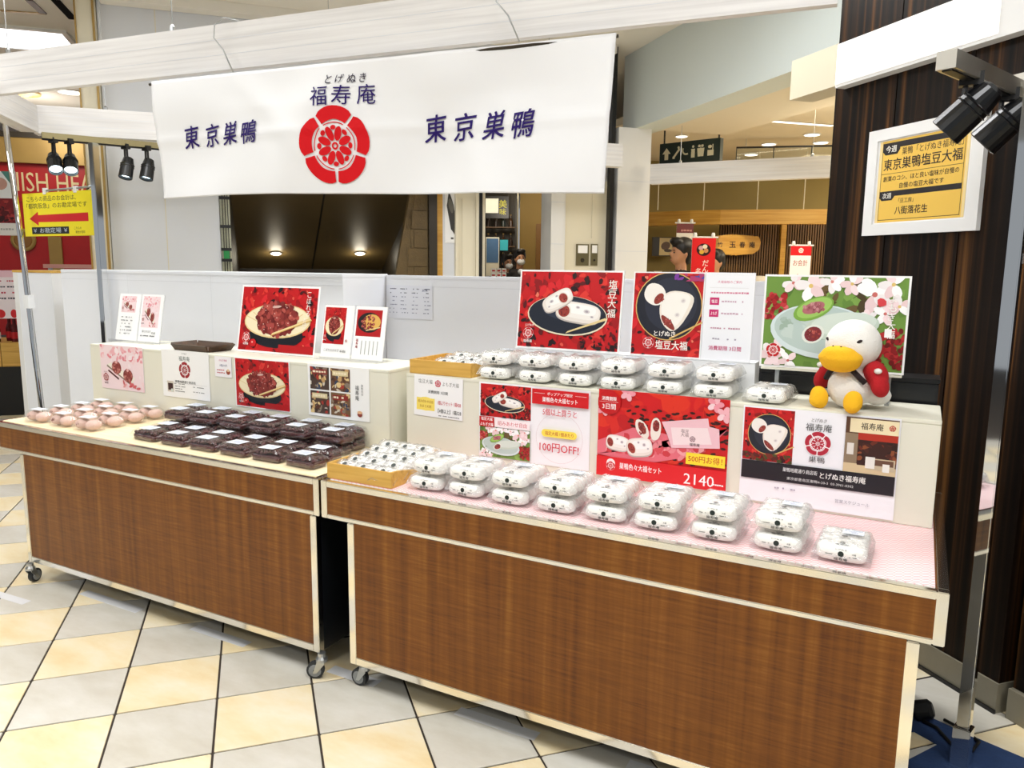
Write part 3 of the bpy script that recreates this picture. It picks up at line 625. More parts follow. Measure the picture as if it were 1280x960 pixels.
beam('hanging_beam', 'long white boxed beam hanging above the banner', pb, qb, 2.192, 2.372, .035, (.98, 2.0, 3.6))
beam('hanging_beam', 'far white boxed beam carrying the left track lights', (-3.22, 1.07), (-.45, 3.97), 2.185, 2.355, .1, (.4, 1.8, 3.4))
beam('hanging_beam', 'short white boxed beam at the top left corner', (-2.3, .1), (-3.2, 1.09), 2.19, 2.35, .1, ())
# track and four lit spots on the left
p0 = spot(52, 170, 4.55); p1 = spot(200, 186, 4.92); p1.z = p0.z; d = (p1-p0); rz = math.atan2(d.y, d.x)
t = thing('light_track', 'brass coloured light track under the far left beam', 'light track', p0, rz); MB().box(0, d.length+.5, -.03, .03, -.015, .02).build('rail', 'brass_track', t); MB().box(0, d.length+.5, -.014, .014, -.022, -.015).build('channel', 'black', t)
for k, (px, py, dd_, aim, lb) in enumerate(((66, 172, 4.58, (.5, -.25, -.6), 'leftmost of the four lit spotlights on the left track'), (86, 175, 4.62, (.45, -.3, -.6), 'second of the four lit spotlights on the left track'), (157, 184, 4.8, (.1, -.3, -.9), 'third lit spotlight on the left track, beside the banner'), (183, 186, 4.86, (.1, -.3, -.9), 'rightmost lit spotlight on the left track, touching the banner'))):
    p = spot(px, py, dd_); s = thing('track_spotlight', lb, 'spotlight', (p.x, p.y, p0.z-.03), 0, 'spotlights on the left track'); spot_head(s, (0, 0, 0), aim, .86, arm=.12)
    l = bpy.data.lights.new('spot', 'SPOT'); l.energy = 18; l.spot_size = 1.1; l.spot_blend = .6; l.shadow_soft_size = .04; l.color = (.93, .97, 1)
    o = bpy.data.objects.new('spot', l); COL.objects.link(o); a = Vector(aim).normalized(); o.location = s.location + Vector((0, 0, -.12)) + a*.08; o.rotation_euler = a.to_track_quat('-Z', 'Y').to_euler()
t = thing('cable_loop', 'black cable and wire hanger hanging from the left track', 'cable', p0 + d*.42 + Vector((0, 0, -.022))); MB().tube([(0, 0, 0), (-.04, 0, -.05), (-.02, 0, -.14), (0, 0, -.25)], .006, 6).build('cable', 'black', t); MB().tube([(.03, 0, 0), (.05, 0, -.1), (.04, 0, -.25), (-.06, 0, -.25), (-.05, 0, -.1), (0, 0, .01)], .003, 6).build('wire_hanger', 'zinc', t)

# banner
def wave(x, z):
    """how far the cloth stands off its plane"""
    u = x/2.02; v = z/.5
    w = .012*math.sin(5.3*u+1.1*v) + .010*math.exp(-((u-.30-.16*v)/.07)**2)*v + .008*math.exp(-((u-.44+.12*(1-v))/.05)**2)*(1-v) + .009*math.sin(9*u-3.2*v)*(1-v) + .003*math.exp(-((v-.48)/.04)**2) - .012*math.exp(-((u-.12)/.08)**2-((v-.35)/.3)**2) + .012*math.exp(-((u-.9+.2*v)/.06)**2)*v
    w += .010*math.exp(-((u-.22-.25*(1-v))/.035)**2)*v - .012*math.exp(-((u-.62-.2*v)/.09)**2) + .011*math.exp(-((u-.78+.12*v)/.05)**2) + .01*math.exp(-((u-.53+.1*v)/.04)**2)*v
    return 2.1*w*min(1, (1.02-v)*3)
BWd, BHt = 2.02, .487
def cloth(x, z, off=0):
    e = max(0, 1-z/BHt); s = .018*math.sin(math.pi*min(1, max(0, x/BWd)))*e*.4 - .032*(x/BWd-.2)*e*(1 if x/BWd > .2 else 0)
    return (x + (.03 if True else 0)*e*(1-2*x/BWd), -off - wave(x, z), z + s)
bnr = thing('shop_banner', 'long white cloth banner with purple lettering and red crest', 'banner', BA0 + BD*1.033 + Vector((BD.y, -BD.x, 0))*.045 + Vector((0, 0, 1.675)), RZ_BEAM)
nx, nz = 120, 36; mb = MB()
vs = [cloth(BWd*i/nx, BHt*j/nz) for j in range(nz+1) for i in range(nx+1)] ; mb.add(vs, [(j*(nx+1)+i, j*(nx+1)+i+1, (j+1)*(nx+1)+i+1, (j+1)*(nx+1)+i) for j in range(nz) for i in range(nx)])
m_, t_, b_ = new_mat('banner_cloth'); b_.inputs['Base Color'].default_value = C4('#eff0f2'); b_.inputs['Roughness'].default_value = .55; b_.inputs['Sheen Weight'].default_value = .2
cl_ = mb.build('cloth', 'banner_cloth', bnr, smooth=True); so_ = cl_.modifiers.new('s', 'SOLIDIFY'); so_.thickness = .0012; so_.offset = 1
hm = MB()
hm.add([cloth(BWd*i/60, z, .0012) for z in (.004, .016) for i in range(61)], [(i, i+1, 62+i, 61+i) for i in range(60)]); hm.build('hem', 'banner_cloth', bnr, smooth=True)
IND = '#2b1a66'
A = Art(BWd, BHt)
X = lambda s: s-1.033
Z = lambda z: z-1.675
cw = lambda x, z, o: cloth(x, z, .004+o)
def on_cloth(nm):
    global A
    put(nm, A.mesh(nm, 'ink', eps=4e-6, warp=cw), bnr); A = Art(BWd, BHt)
A.emblem(X(1.96), Z(1.853), .142, '#d5121c'); on_cloth('crest')
for ch, s_ in zip('とげぬき', (1.94, 1.985, 2.035, 2.08)): A.text(ch, X(s_), Z(2.098), .032, '#241c3a', .012, shear=.2)
for ch, s_ in zip('福寿庵', (1.899, 1.994, 2.094)): A.text(ch, X(s_), Z(2.038), .072, IND, .008, wid=.075)
on_cloth('shop_name')
for ch, s_ in zip('東京巣鴨', (1.228, 1.348, 1.457, 1.559)): A.text(ch, X(s_), Z(1.922), .088, IND, .026, shear=.12, slope=.1, wid=.078)
on_cloth('lettering')
for ch, s_ in zip('東京巣鴨', (2.374, 2.497, 2.619, 2.734)): A.text(ch, X(s_), Z(1.907), .092, IND, .028, shear=.12, slope=.1, wid=.085)
on_cloth('lettering')
MB().tube([(-.025, .01, BHt-.008), (BWd+.004, .01, BHt-.008)], .006, 8).build('rod', 'dark_brown', bnr)
for x in (.40, 1.64):
    MB().tube([(x+.04, -.006, BHt+.002), (x+.0, -.012, BHt+.09), (x-.045, -.012, BHt+.14), (x-.04, -.01, BHt+.19), (x, .0, BHt+.215), (x+.03, .05, BHt+.215)], .0028, 6).build('wire_hook', 'zinc', bnr, smooth=True)
# ------------------------------------------------------------------ tables
def caster(t, x, y, sw):
    M = Matrix.Translation((x, y, .03)) @ Matrix.Rotation(sw, 4, 'Z'); R = M @ Matrix.Rotation(math.pi/2, 4, 'X')
    c = MB().lathe([(.008, .0), (.02, .0), (.02, .01), (.014, .018), (.014, .03)], 12, Matrix.Translation((x+.022*math.cos(sw+math.pi), y+.022*math.sin(sw+math.pi), .062))).build('caster', 'zinc', t)
    MB().lathe([(.022, -.011), (.03, -.009), (.03, .009), (.022, .011)], 18, R).build('tyre', 'rubber', c); MB().lathe([(.0225, -.0105), (.021, -.0125), (.006, -.013), (.006, .013), (.021, .0125), (.0225, .0105)], 14, R).build('hub', 'wheel_grey', c)
    for s in (-1, 1):
        MB().prism([(.006, -.008), (-.006, -.008), (-.034, .026), (-.034, .038), (-.01, .038)], s*.0145-.0015, s*.0145+.0015, M @ Matrix.Rotation(math.pi/2, 4, 'X')).build('fork', 'zinc', c)
def table(x0, x1, s0, s1, label, liner, lm, cast):
    """x0..x1 table top, s0..s1 cabinet below it"""
    t = thing('display_table', label, 'table', (x0, 0, 0)); L = x1-x0; D = .9; H = .7; a0 = .574; c0 = s0-x0; c1 = s1-x0
    MB().box(.004, L-.004, .004, D-.004, H-.03, H-.003).build('table_top', 'laminate', t)
    for nm, y0, y1 in (('apron', .003, .02), ('apron', D-.02, D-.003)): MB().box(.024, L-.024, y0, y1, a0+.012, H-.02).build(nm, 'laminate', t)
    for x_0, x_1 in ((.003, .02), (L-.02, L-.003)): MB().box(x_0, x_1, .02, D-.02, a0+.012, H-.02).build('apron', 'laminate', t)
    for y0, y1 in ((0, .024), (D-.024, D)):
        MB().box(.024, L-.024, y0, y1, H-.02, H).build('top_rail', 'mirror_steel', t, bevel=.002); MB().box(.024, L-.024, y0, y1, a0, a0+.014).build('bottom_rail', 'mirror_steel', t, bevel=.002)
        for x in (0, L-.024): MB().box(x, x+.024, y0, y1, a0, H).build('corner_post', 'mirror_steel', t, bevel=.002)
    for x in (0, L-.024): MB().box(x, x+.024, .024, D-.024, H-.02, H).build('side_rail', 'mirror_steel', t, bevel=.002); MB().box(x, x+.024, .024, D-.024, a0, a0+.014).build('side_rail', 'mirror_steel', t, bevel=.002)
    zb = .09; w = .026
    for y0, y1, f in ((-.006, .02, 1), (D-.02, D, 0)):
        MB().box(c0+w, c1-w, y0+.004, y1-.004, zb+w, a0).build('front_panel' if f else 'back_panel', 'laminate', t)
        for x in (c0, c1-w): MB().box(x, x+w, y0, y1, zb, a0).build('leg', 'mirror_steel', t, bevel=.002)
        MB().box(c0+w, c1-w, y0, y1, zb, zb+w).build('foot_rail', 'mirror_steel', t, bevel=.002)
    for x in (c0+.004, c1-.012): MB().box(x, x+.008, .02, D-.02, zb, a0).build('side_panel', 'black_satin', t)
    MB().box(c0+.012, c1-.012, .02, D-.02, zb+.004, zb+.02).build('bottom_board', 'black_satin', t)
    for (x, y, sw) in cast: caster(t, x-x0, y, sw)
    l = tag(MB().box(0, L-.03-.02, .0, .86, 0, .0015).build('table_liner', lm, None, (x0+.022, .022, H+.0002)), liner, 'table liner'); return t
table(0, 1.8, .113, 1.752, 'right wood veneer sales table with steel trim, white daifuku packs on it', 'pink and white zigzag paper covering the right table top', 'pink_liner', ((.125, .03, math.pi), (1.72, .03, 2.0), (.14, .86, .5), (1.72, .86, .9)))
table(-1.885, -.01, -1.704, -.02, 'left wood veneer sales table with steel trim, dark bean packs on it', 'pale wood grain paper covering the left table top', 'cream_liner_wood', ((-.035, -.01, 3.6), (-1.675, .0, 1.9), (-.06, .86, .5), (-1.67, .86, .9)))
# risers
def riser(x0, x1, y0, y1, h, label):
    t = thing('shelf_riser', label, 'display riser', (x0, y0, .702)); L = x1-x0; D = y1-y0
    MB().box(0, L, 0, .012, 0, h-.012).build('front_panel', 'riser_paint', t, bevel=.002); MB().box(0, L, 0, D, h-.012, h).build('top_panel', 'riser_paint', t, bevel=.002)
    for x in (0, L-.012): MB().box(x, x+.012, .012, D, 0, h-.012).build('side_panel', 'riser_paint', t)
    return t
riser(.014, 1.768, .462, .74, .3, 'long cream display riser on the right table'); riser(-1.845, -.052, .44, .74, .308, 'long cream display riser on the left table')
RT = 1.0025; LT = 1.0105
# barrier panels behind the tables
t = thing('partition', 'left white partition wall behind the bean packs', 'partition', (-2.94, 1.0, 0)); MB().box(0, 2.2, 0, .35, 0, 1.34).build('panel', 'panel_white', t); MB().box(0, 2.2, -.003, .35, 1.34, 1.358).build('cap', 'panel_white', t, bevel=.002)
for x in (.62, 1.3): MB().box(x, x+.002, -.0006, 0, 0, 1.34).build('joint', 'wall_grey', t)
MB().box(0, 2.2, -.0008, 0, 1.302, 1.304).build('joint', 'wall_grey', t)
t = thing('partition', 'right white partition wall with the handwritten paper', 'partition', (-.738, 1.33, 0)); MB().box(0, 1.95, 0, .06, 0, 1.335).build('panel', 'panel_white', t); MB().box(-.0, 1.95, -.002, .06, 1.335, 1.353).build('cap', 'panel_white', t, bevel=.002)
MB().box(0, 1.95, -.0008, 0, 1.297, 1.299).build('joint', 'wall_grey', t)
for x in (.95,): MB().box(x, x+.002, -.0006, 0, 0, 1.335).build('joint', 'wall_grey', t)
# floor tapes
for i, (x0, x1, y0, y1) in enumerate(((-1.38, -1.01, .008, .052), (-.703, -.415, .018, .062), (-.03, .175, .035, .083), (.495, .777, .034, .08), (1.06, 1.35, .045, .09))):
    o = MB().box(0, x1-x0, 0, y1-y0, 0, .0006).build('floor_tape', 'tape', None, (x0, y0, .0003)); tag(o, '%s strip of white tape on the floor along the table fronts, from the left' % ORD[i+1], 'tape', 'floor tapes')
o = MB().box(0, .32, 0, .04, 0, .0006).build('floor_tape', 'tape', None, (-1.80, -.185, .0003), .05); tag(o, 'leftmost strip of white tape beside the left caster', 'tape', 'floor tapes')
# mat, cable, plug at the right post
o = MB().prism([(1.4, .9), (1.776, .773), (1.903, .711), (2.5, .48), (2.5, -.2), (1.95, .2), (1.75, .45), (1.842, .6), (1.78, .64), (1.6, .55), (1.4, .6)], .0002, .004).build('floor_mat', 'blue_mat'); tag(o, 'worn blue mat on the floor around the right chrome post', 'mat')
pts = [(1.80, .70, .012), (1.84, .68, .012), (1.88, .60, .012), (1.93, .60, .012), (1.95, .66, .012), (1.92, .70, .012), (1.86, .74, .012)]
t = thing('power_cable', 'black cable looping over the blue mat from behind the table', 'cable', (0, 0, 0)); MB().tube(pts, .005, 6).build('cable', 'cable', t, smooth=True); MB().lathe([(.02, -.02), (.03, -.01), (.03, .03), (.02, .04)], 14, Matrix.Translation((1.79, .72, .034)) @ Matrix.Rotation(1.2, 4, 'Y')).build('plug', 'cable', t)

# ------------------------------------------------------------------ wooden trays
def tray(x0, y0, w, d, z, label, h=.052):
    t = thing('wooden_tray', label, 'tray', (x0, y0, z)); s = .009
    MB().box(s, w-s, s, d-s, .0, .006).build('bottom', 'tray_wood', t)
    MB().box(0, w, 0, s, 0, h).build('side', 'tray_wood', t, bevel=.0015); MB().box(0, w, d-s, d, 0, h).build('side', 'tray_wood', t, bevel=.0015)
    MB().box(0, s, s, d-s, 0, h).build('side', 'tray_wood', t, bevel=.0015)
    n = 10; pr_ = [(s, 0), (d-s, 0), (d-s, h)] + [(d-s-(d-2*s)*k/n, h-.022*math.sin(math.pi*k/n)**2) for k in range(1, n)] + [(s, h)]
    MB().prism(pr_, w-s, w, Matrix(((0, 0, 1, 0), (1, 0, 0, 0), (0, 1, 0, 0), (0, 0, 0, 1)))).build('side', 'tray_wood', t)
    return t
tray(.004, .028, .264, .34, .7022, 'pale wooden tray of wrapped daifuku on the left end of the right table')
tray(.02, .475, .268, .25, RT, 'pale wooden tray of wrapped daifuku on top of the right riser')
# single wrapped daifuku
def pillow(w, d, h, seed, crimp=.018):
    """a film bag: puffed middle, flat crimped ends along x"""
    rn = random.Random(seed); mb = MB(); nu, nv = 12, 12; vs = []
    for i in range(nu+1):
        x = -w/2-crimp + (w+2*crimp)*i/nu; e = min(1, max(0, (w/2+crimp-abs(x))/(crimp*1.6)))
        for k in range(nv):
            a = 2*math.pi*k/nv; c, s = math.cos(a), math.sin(a); p = .55
            yy = d/2*math.copysign(abs(c)**p, c); zz = h/2*math.copysign(abs(s)**p, s)*(.06+.94*e**.6)
            j = .0022*rn.uniform(-1, 1); vs.append((x+rn.uniform(-.001, .001), yy*(1+.05*(1-e))+j, h/2+zz+j*.8*(e+.4)))
    mb.add(vs, [(i*nv+k, i*nv+(k+1) % nv, (i+1)*nv+(k+1) % nv, (i+1)*nv+k) for i in range(nu) for k in range(nv)])
    return mb
def softbox(mb, w, d, h, z, cx=0, cy=0, p=.5, nu=14, nv=8):
    vs = []
    for j in range(nv+1):
        ph = -math.pi/2+math.pi*j/nv
        for k in range(nu):
            a = 2*math.pi*k/nu; f = lambda q: math.copysign(abs(q)**p, q)
            vs.append((cx+w/2*f(math.cos(a))*abs(math.cos(ph))**p, cy+d/2*f(math.sin(a))*abs(math.cos(ph))**p, z+h/2+h/2*f(math.sin(ph))))
    mb.add(vs, [(j*nu+k, j*nu+(k+1) % nu, (j+1)*nu+(k+1) % nu, (j+1)*nu+k) for j in range(nv) for k in range(nu)])
    return mb
def mark(w, h, seed=1, vert=False):
    """dark wrapper print: crest and a few characters"""
    A = Art(w, h); rn = random.Random(seed); k = '#26302c'
    A.ell(w/2, h*.58, h*.2, h*.2, k, 0, 16); A.text('福寿庵', w/2, h*.22, h*.22, k, .03, wid=w*.36); A.text('とげぬき', w/2, h*.89, h*.11, k, .02, wid=w*.3); A.fine(w*.1, w*.3, h*.5, h*.09, k, rn); A.fine(w*.72, w*.92, h*.45, h*.09, k, rn)
    A.text('大福', w*.84, h*.66, h*.12, k, .02); return A
def wrapped(seed):
    t = put('wrapped_daifuku', None); tag(t, 'x', 'sweet', 'single wrapped daifuku in the wooden trays')
    softbox(MB(), .07, .056, .034, .003).build('daifuku', 'mochi', t, smooth=True)
    pillow(.078, .064, .041, seed, .014).build('film_bag', 'film', t, smooth=True)
    o = put('print', mark(.056, .042, seed).mesh('print', 'print', eps=3e-6), t, (-.028, -.021, .0412)); o.rotation_euler = (-math.pi/2, 0, 0)
    return t
proto = [wrapped(1), wrapped(2)]; used = [False, False]; rn = random.Random(4)
def place_w(loc, rx, rz, label, k):
    if not used[k]: o = proto[k]; used[k] = True; o.location = loc
    else: o = dup(proto[k], loc)
    o.rotation_euler = (rx, 0, rz); o['label'] = label
for r_ in range(5):
    for c_ in range(3):
        place_w((.058+c_*.077+rn.uniform(-.003, .003), .072+r_*.057, .713+.006*r_), .55+rn.uniform(-.1, .1), rn.uniform(-.12, .12), 'wrapped daifuku standing in the table tray, %s row from the front, %s across' % (ORD[r_], ORD[c_]), (r_+c_) % 2)
for r_ in range(3):
    for c_ in range(2):
        place_w((.15+c_*.085, .53+r_*.06, RT+.014+.006*r_), .7+rn.uniform(-.1, .1), rn.uniform(-.15, .15), 'wrapped daifuku in the riser tray, %s row from the front, %s across' % (ORD[r_], ORD[c_]), (r_+c_) % 2)

# ------------------------------------------------------------------ daifuku packs
def daifuku_pack(seed):
    t = put('daifuku_pack', None); tag(t, 'x', 'sweets pack', 'clear packs of white daifuku')
    W, D, H = .134, .17, .047; rn = random.Random(seed)
    MB().rbox(-W/2-.006, W/2+.006, 0, D, .014, .0152, r=.012, cap=(False, False)).rbox(-W/2, W/2, .005, D-.005, .0008, .014, r=.012, cap=(True, False)).build('tray', 'lid_plastic', t)
    mb = MB(); n = 13
    def top(i, j):
        x = -W/2+W*i/n; y = .004+(D-.008)*j/n; e = min(i, j, n-i, n-j)
        z = .016 if e == 0 else (H-.004 if e == 1 else H+rn.uniform(-.0022, .0022)); q = 0 if e == 0 else .0015
        return (x*(1-.02*(e > 0)), y, z)
    mb.add([top(i, j) for j in range(n+1) for i in range(n+1)], [(j*(n+1)+i, j*(n+1)+i+1, (j+1)*(n+1)+i+1, (j+1)*(n+1)+i) for j in range(n) for i in range(n)]); mb.build('lid', 'film', t, smooth=False)
    for j in range(3):
        d = softbox(MB(), .116, .05, .04, .003, 0, .031+j*.054).build('daifuku', 'mochi', t, smooth=True)
        if j == 0:
            o = put('wrapper_print', mark(.085, .034, seed).mesh('wrapper_print', 'print', eps=3e-6), d, (-.0425, .0042, .005)); o.rotation_euler = (-.12, 0, 0)
        o = put('wrapper_print', mark(.085, .036, seed+j).mesh('wrapper_print', 'print', eps=3e-6), d, (-.0425, .013+j*.054, .0438)); o.rotation_euler = (-math.pi/2, 0, 0)
    l = MB().box(-.024, .024, -.016, .016, 0, .0008).build('price_label', 'paper_label', t, (.012+rn.uniform(-.01, .01), D*.66, H+.002), rn.uniform(-.1, .1))
    A = Art(.048, .032); A.fine(.004, .044, .024, .006, '#7a8aa0', rn); A.fine(.004, .03, .015, .005, '#a0a8b8', rn); A.fine(.02, .044, .007, .006, '#8a92a8', rn)
    o = put('print', A.mesh('print', 'print'), l, (-.024, -.016, .0009)); o.rotation_euler = (-math.pi/2, 0, 0)
    return t
dp = [daifuku_pack(21), daifuku_pack(22)]; du = [False, False]
def place_d(loc, rz, label, k):
    if not du[k]: o = dp[k]; du[k] = True; o.location = loc; o.rotation_euler[2] = rz; o['label'] = label
    else: dup(dp[k], loc, rz, label)
fx = (.372, .512, .666, .816, .968, 1.112, 1.266, 1.424, 1.572); rn = random.Random(2)
for i, x in enumerate(fx):
    for l in range(1 if i == 8 else 2):
        lb = 'single daifuku pack at the right end of the front row' if i == 8 else '%s daifuku pack of the %s stack from the left in the front row' % ('upper' if l else 'lower', ORD[i])
        place_d((x+(rn.uniform(-.006, .006) if l else 0), .05+l*.004, .704+l*.0505), rn.uniform(-.05, .05), lb, (i+l) % 2)
rx_ = (.365, .52, .672, .825, .982, 1.135, 1.29)
for i, x in enumerate(rx_):
    for l in range(1 if i == 6 else 2):
        lb = 'single daifuku pack beside the plush duck on the riser' if i == 6 else '%s daifuku pack of the %s stack from the left on the riser' % ('upper' if l else 'lower', ORD[i])
        o = place_d((x+.012+(rn.uniform(-.004, .004) if l else 0), .472+l*.004, RT+.0005+l*.0505), rn.uniform(-.05, .05) - (.12 if i == 6 else 0), lb, (i+l) % 2)

# ------------------------------------------------------------------ bean packs
def bean_pack(seed):
    t = put('bean_pack', None); tag(t, 'x', 'sweets pack', 'clear packs of sweet red beans')
    W, D, H = .148, .092, .042; rn = random.Random(seed)
    MB().rbox(-W/2-.004, W/2+.004, -.004, D+.004, .0165, .018, r=.014, cap=(False, False)).rbox(-W/2+.006, W/2-.006, .006, D-.006, .0008, .0165, r=.012, cap=(True, False)).build('tray', 'lid_plastic', t)
    MB().rbox(-W/2-.003, W/2+.003, -.003, D+.003, .018, .021, r=.014, cap=(False, False)).rbox(-W/2, W/2, 0, D, .021, .034, r=.014, taper=.004, cap=(False, False)).rbox(-W/2+.004, W/2-.004, .004, D-.004, .034, H, r=.014, taper=.012, cap=(False, True)).build('lid', 'lid_plastic', t)
    mb = MB().rbox(-W/2+.009, W/2-.009, .009, D-.009, .002, .02, r=.012)
    for i in range(95):
        x, y = rn.uniform(-W/2+.014, W/2-.014), rn.uniform(.014, D-.014); q = 1-max(abs(x)/(W/2), abs(y-D/2)/(D/2))**3
        mb.ell((x, y, .017+.015*q+rn.uniform(-.002, .003)), (.0075, .0055, .0055), 6, 4, Matrix.Rotation(rn.uniform(0, 3), 4, 'Z'))
    mb.build('sweet_beans', 'bean', t, smooth=True)
    l = MB().box(-.034, .034, -.026, .026, 0, .0008).build('price_label', 'paper_label', t, (-.012, D*.56, H+.0006), rn.uniform(-.1, .1))
    A = Art(.06, .044)
    for k in range(4): A.fine(.004, .056, .036-.009*k, .005, '#9aa6bd', rn)
    o = put('print', A.mesh('print', 'print'), l, (-.03, -.022, .0009)); o.rotation_euler = (-math.pi/2, 0, 0)
    return t
bp_ = [bean_pack(31), bean_pack(32)]; bu = [False, False]; rn = random.Random(9)
def place_b(loc, rz, label, k):
    if not bu[k]: o = bp_[k]; bu[k] = True; o.location = loc; o.rotation_euler[2] = rz; o['label'] = label
    else: dup(bp_[k], loc, rz, label)
rows = [(.066, 0, [-.985, -.82, -.655, -.492, -.328, -.163], 'front'), (.160, 0, [-1.0, -.835, -.67, -.506, -.341, -.176], 'second'), (.252, 1, [-1.04, -.875, -.71, -.545, -.38, -.21], 'third'), (.344, 1, [-1.05, -.885, -.72, -.555, -.39, -.22], 'back')]
for ri, (y, st, xs, nm) in enumerate(rows):
    for i, x in enumerate(xs):
        for l in range(2 if st else 1):
            lb = 'sweet bean pack, %s row, %s%s from the left' % (nm, ('upper layer, ' if l else 'lower layer, ') if st else '', ORD[i])
            place_b((x+rn.uniform(-.004, .004), y+rn.uniform(-.003, .003)+l*.004, .7040+l*.0445), rn.uniform(-.05, .05), lb, (i+l) % 2)
# ------------------------------------------------------------------ ohagi packs
def ohagi_pack(seed):
    t = put('ohagi_pack', None); tag(t, 'x', 'sweets pack', 'clear domed packs of pink ohagi')
    W, D, H = .142, .085, .052; rn = random.Random(seed)
    MB().rbox(-W/2-.004, W/2+.004, -.004, D+.004, .0125, .014, r=.02, cap=(False, False)).rbox(-W/2+.006, W/2-.006, .006, D-.006, .0008, .0125, r=.018, cap=(True, False)).build('tray', 'lid_plastic', t)
    mb = MB()
    mb.rbox(-W/2, W/2, 0, D, .014, .03, r=.026, taper=.003, cap=(False, False)).rbox(-W/2+.003, W/2-.003, .003, D-.003, .03, .044, r=.026, taper=.009, cap=(False, False)).rbox(-W/2+.012, W/2-.012, .012, D-.012, .044, H, r=.024, taper=.014, cap=(False, True)); mb.build('lid', 'lid_plastic', t)
    for x, m in ((-.032, 'ohagi_pink'), (.032, 'ohagi_pink')): MB().ell((x, D/2, .023), (.03, .034, .0215), 14, 9, jit=.04, rnd=rn).build('ohagi', m, t, smooth=True)
    MB().ell((-.03, D/2-.022, .024), (.014, .012, .012), 8, 6, jit=.1, rnd=rn).build('bean_topping', 'ohagi_brown', t, smooth=True)
    l = MB().box(-.034, .034, -.02, .02, 0, .0008).build('price_label', 'paper_label', t, (-.006, D*.55, H+.0006), rn.uniform(-.08, .08)); return t
op = [ohagi_pack(41), ohagi_pack(42)]; ou = [False, False]; rn = random.Random(13)
for r_ in range(4):
    for c_ in range(3):
        loc = (-1.70+c_*.172+rn.uniform(-.004, .004), .05+r_*.098, .704); k = (r_+c_) % 2
        lb = 'pink ohagi pack, %s row from the front, %s from the left' % (ORD[r_], ORD[c_])
        if not ou[k]: ou[k] = True; op[k].location = loc; op[k]['label'] = lb
        else: dup(op[k], loc, rn.uniform(-.04, .04), lb)
# dark serving tray on the left riser
t = thing('serving_tray', 'small dark wooden serving tray on the left riser', 'tray', (-1.30, .48, LT)); MB().box(.01, .22, .01, .13, 0, .005).build('bottom', 'dark_tray', t)
for q in (((0, -.006, .03), (.23, -.006, .03), (.22, .01, 0), (.01, .01, 0)), ((0, .146, .03), (.23, .146, .03), (.22, .13, 0), (.01, .13, 0)), ((-.012, 0, .03), (-.012, .14, .03), (.01, .13, 0), (.01, .01, 0)), ((.242, 0, .03), (.242, .14, .03), (.22, .13, 0), (.22, .01, 0))):
    o = MB().add(q, [(0, 1, 2, 3)]).build('rim', 'dark_tray', t); s_ = o.modifiers.new('s', 'SOLIDIFY'); s_.thickness = .006
# ------------------------------------------------------------------ pictures printed on the boards
def leaves(A, x0, y0, x1, y1, cols, n, s, rnd, rot=None):
    for _ in range(n):
        r = s*rnd.uniform(.5, 1.3); A.ell(rnd.uniform(x0, x1), rnd.uniform(y0, y1), r, r*rnd.uniform(.35, .8), rnd.choice(cols), rnd.uniform(0, 3.1), 9, .25, rnd, box=(x0, y0, x1, y1))
def beans(A, cx, cy, rx, ry, n, s, cols, rnd, dome=True):
    for k in range(n):
        a = rnd.uniform(0, 6.28); q = math.sqrt(rnd.random()); x, y = cx+rx*q*math.cos(a), cy+ry*q*math.sin(a)
        c = rnd.choice(cols); A.ell(x, y, s*rnd.uniform(.8, 1.2), s*rnd.uniform(.6, .85), c, rnd.uniform(0, 3), 8)
        if k % 3 == 0: A.ell(x-s*.2, y+s*.25, s*.22, s*.15, '#f0d0c4', 0, 6)
REDS = ['#c4161c', '#d8222a', '#a30f16', '#8c0c12', '#e0382f', '#b41218']; DARKS = ['#3a0a0e', '#2a1214', '#4a0e12', '#5c1015', '#220a10']
AZUKI = ['#8a2f2c', '#a84640', '#6e2020', '#b8564c', '#93382f', '#7c2826']
def red_bg(A, x0, y0, x1, y1, rnd, n=110, s=.02, dark=.3):
    A.rect(x0, y0, x1, y1, '#c3141a'); leaves(A, x0, y0, x1, y1, REDS, n, s, rnd); leaves(A, x0, y0, x1, y1, DARKS, int(n*dark), s*.6, rnd); leaves(A, x0, y0, x1, y1, ['#e85a4a', '#ea7a60'], n//8, s*.4, rnd)
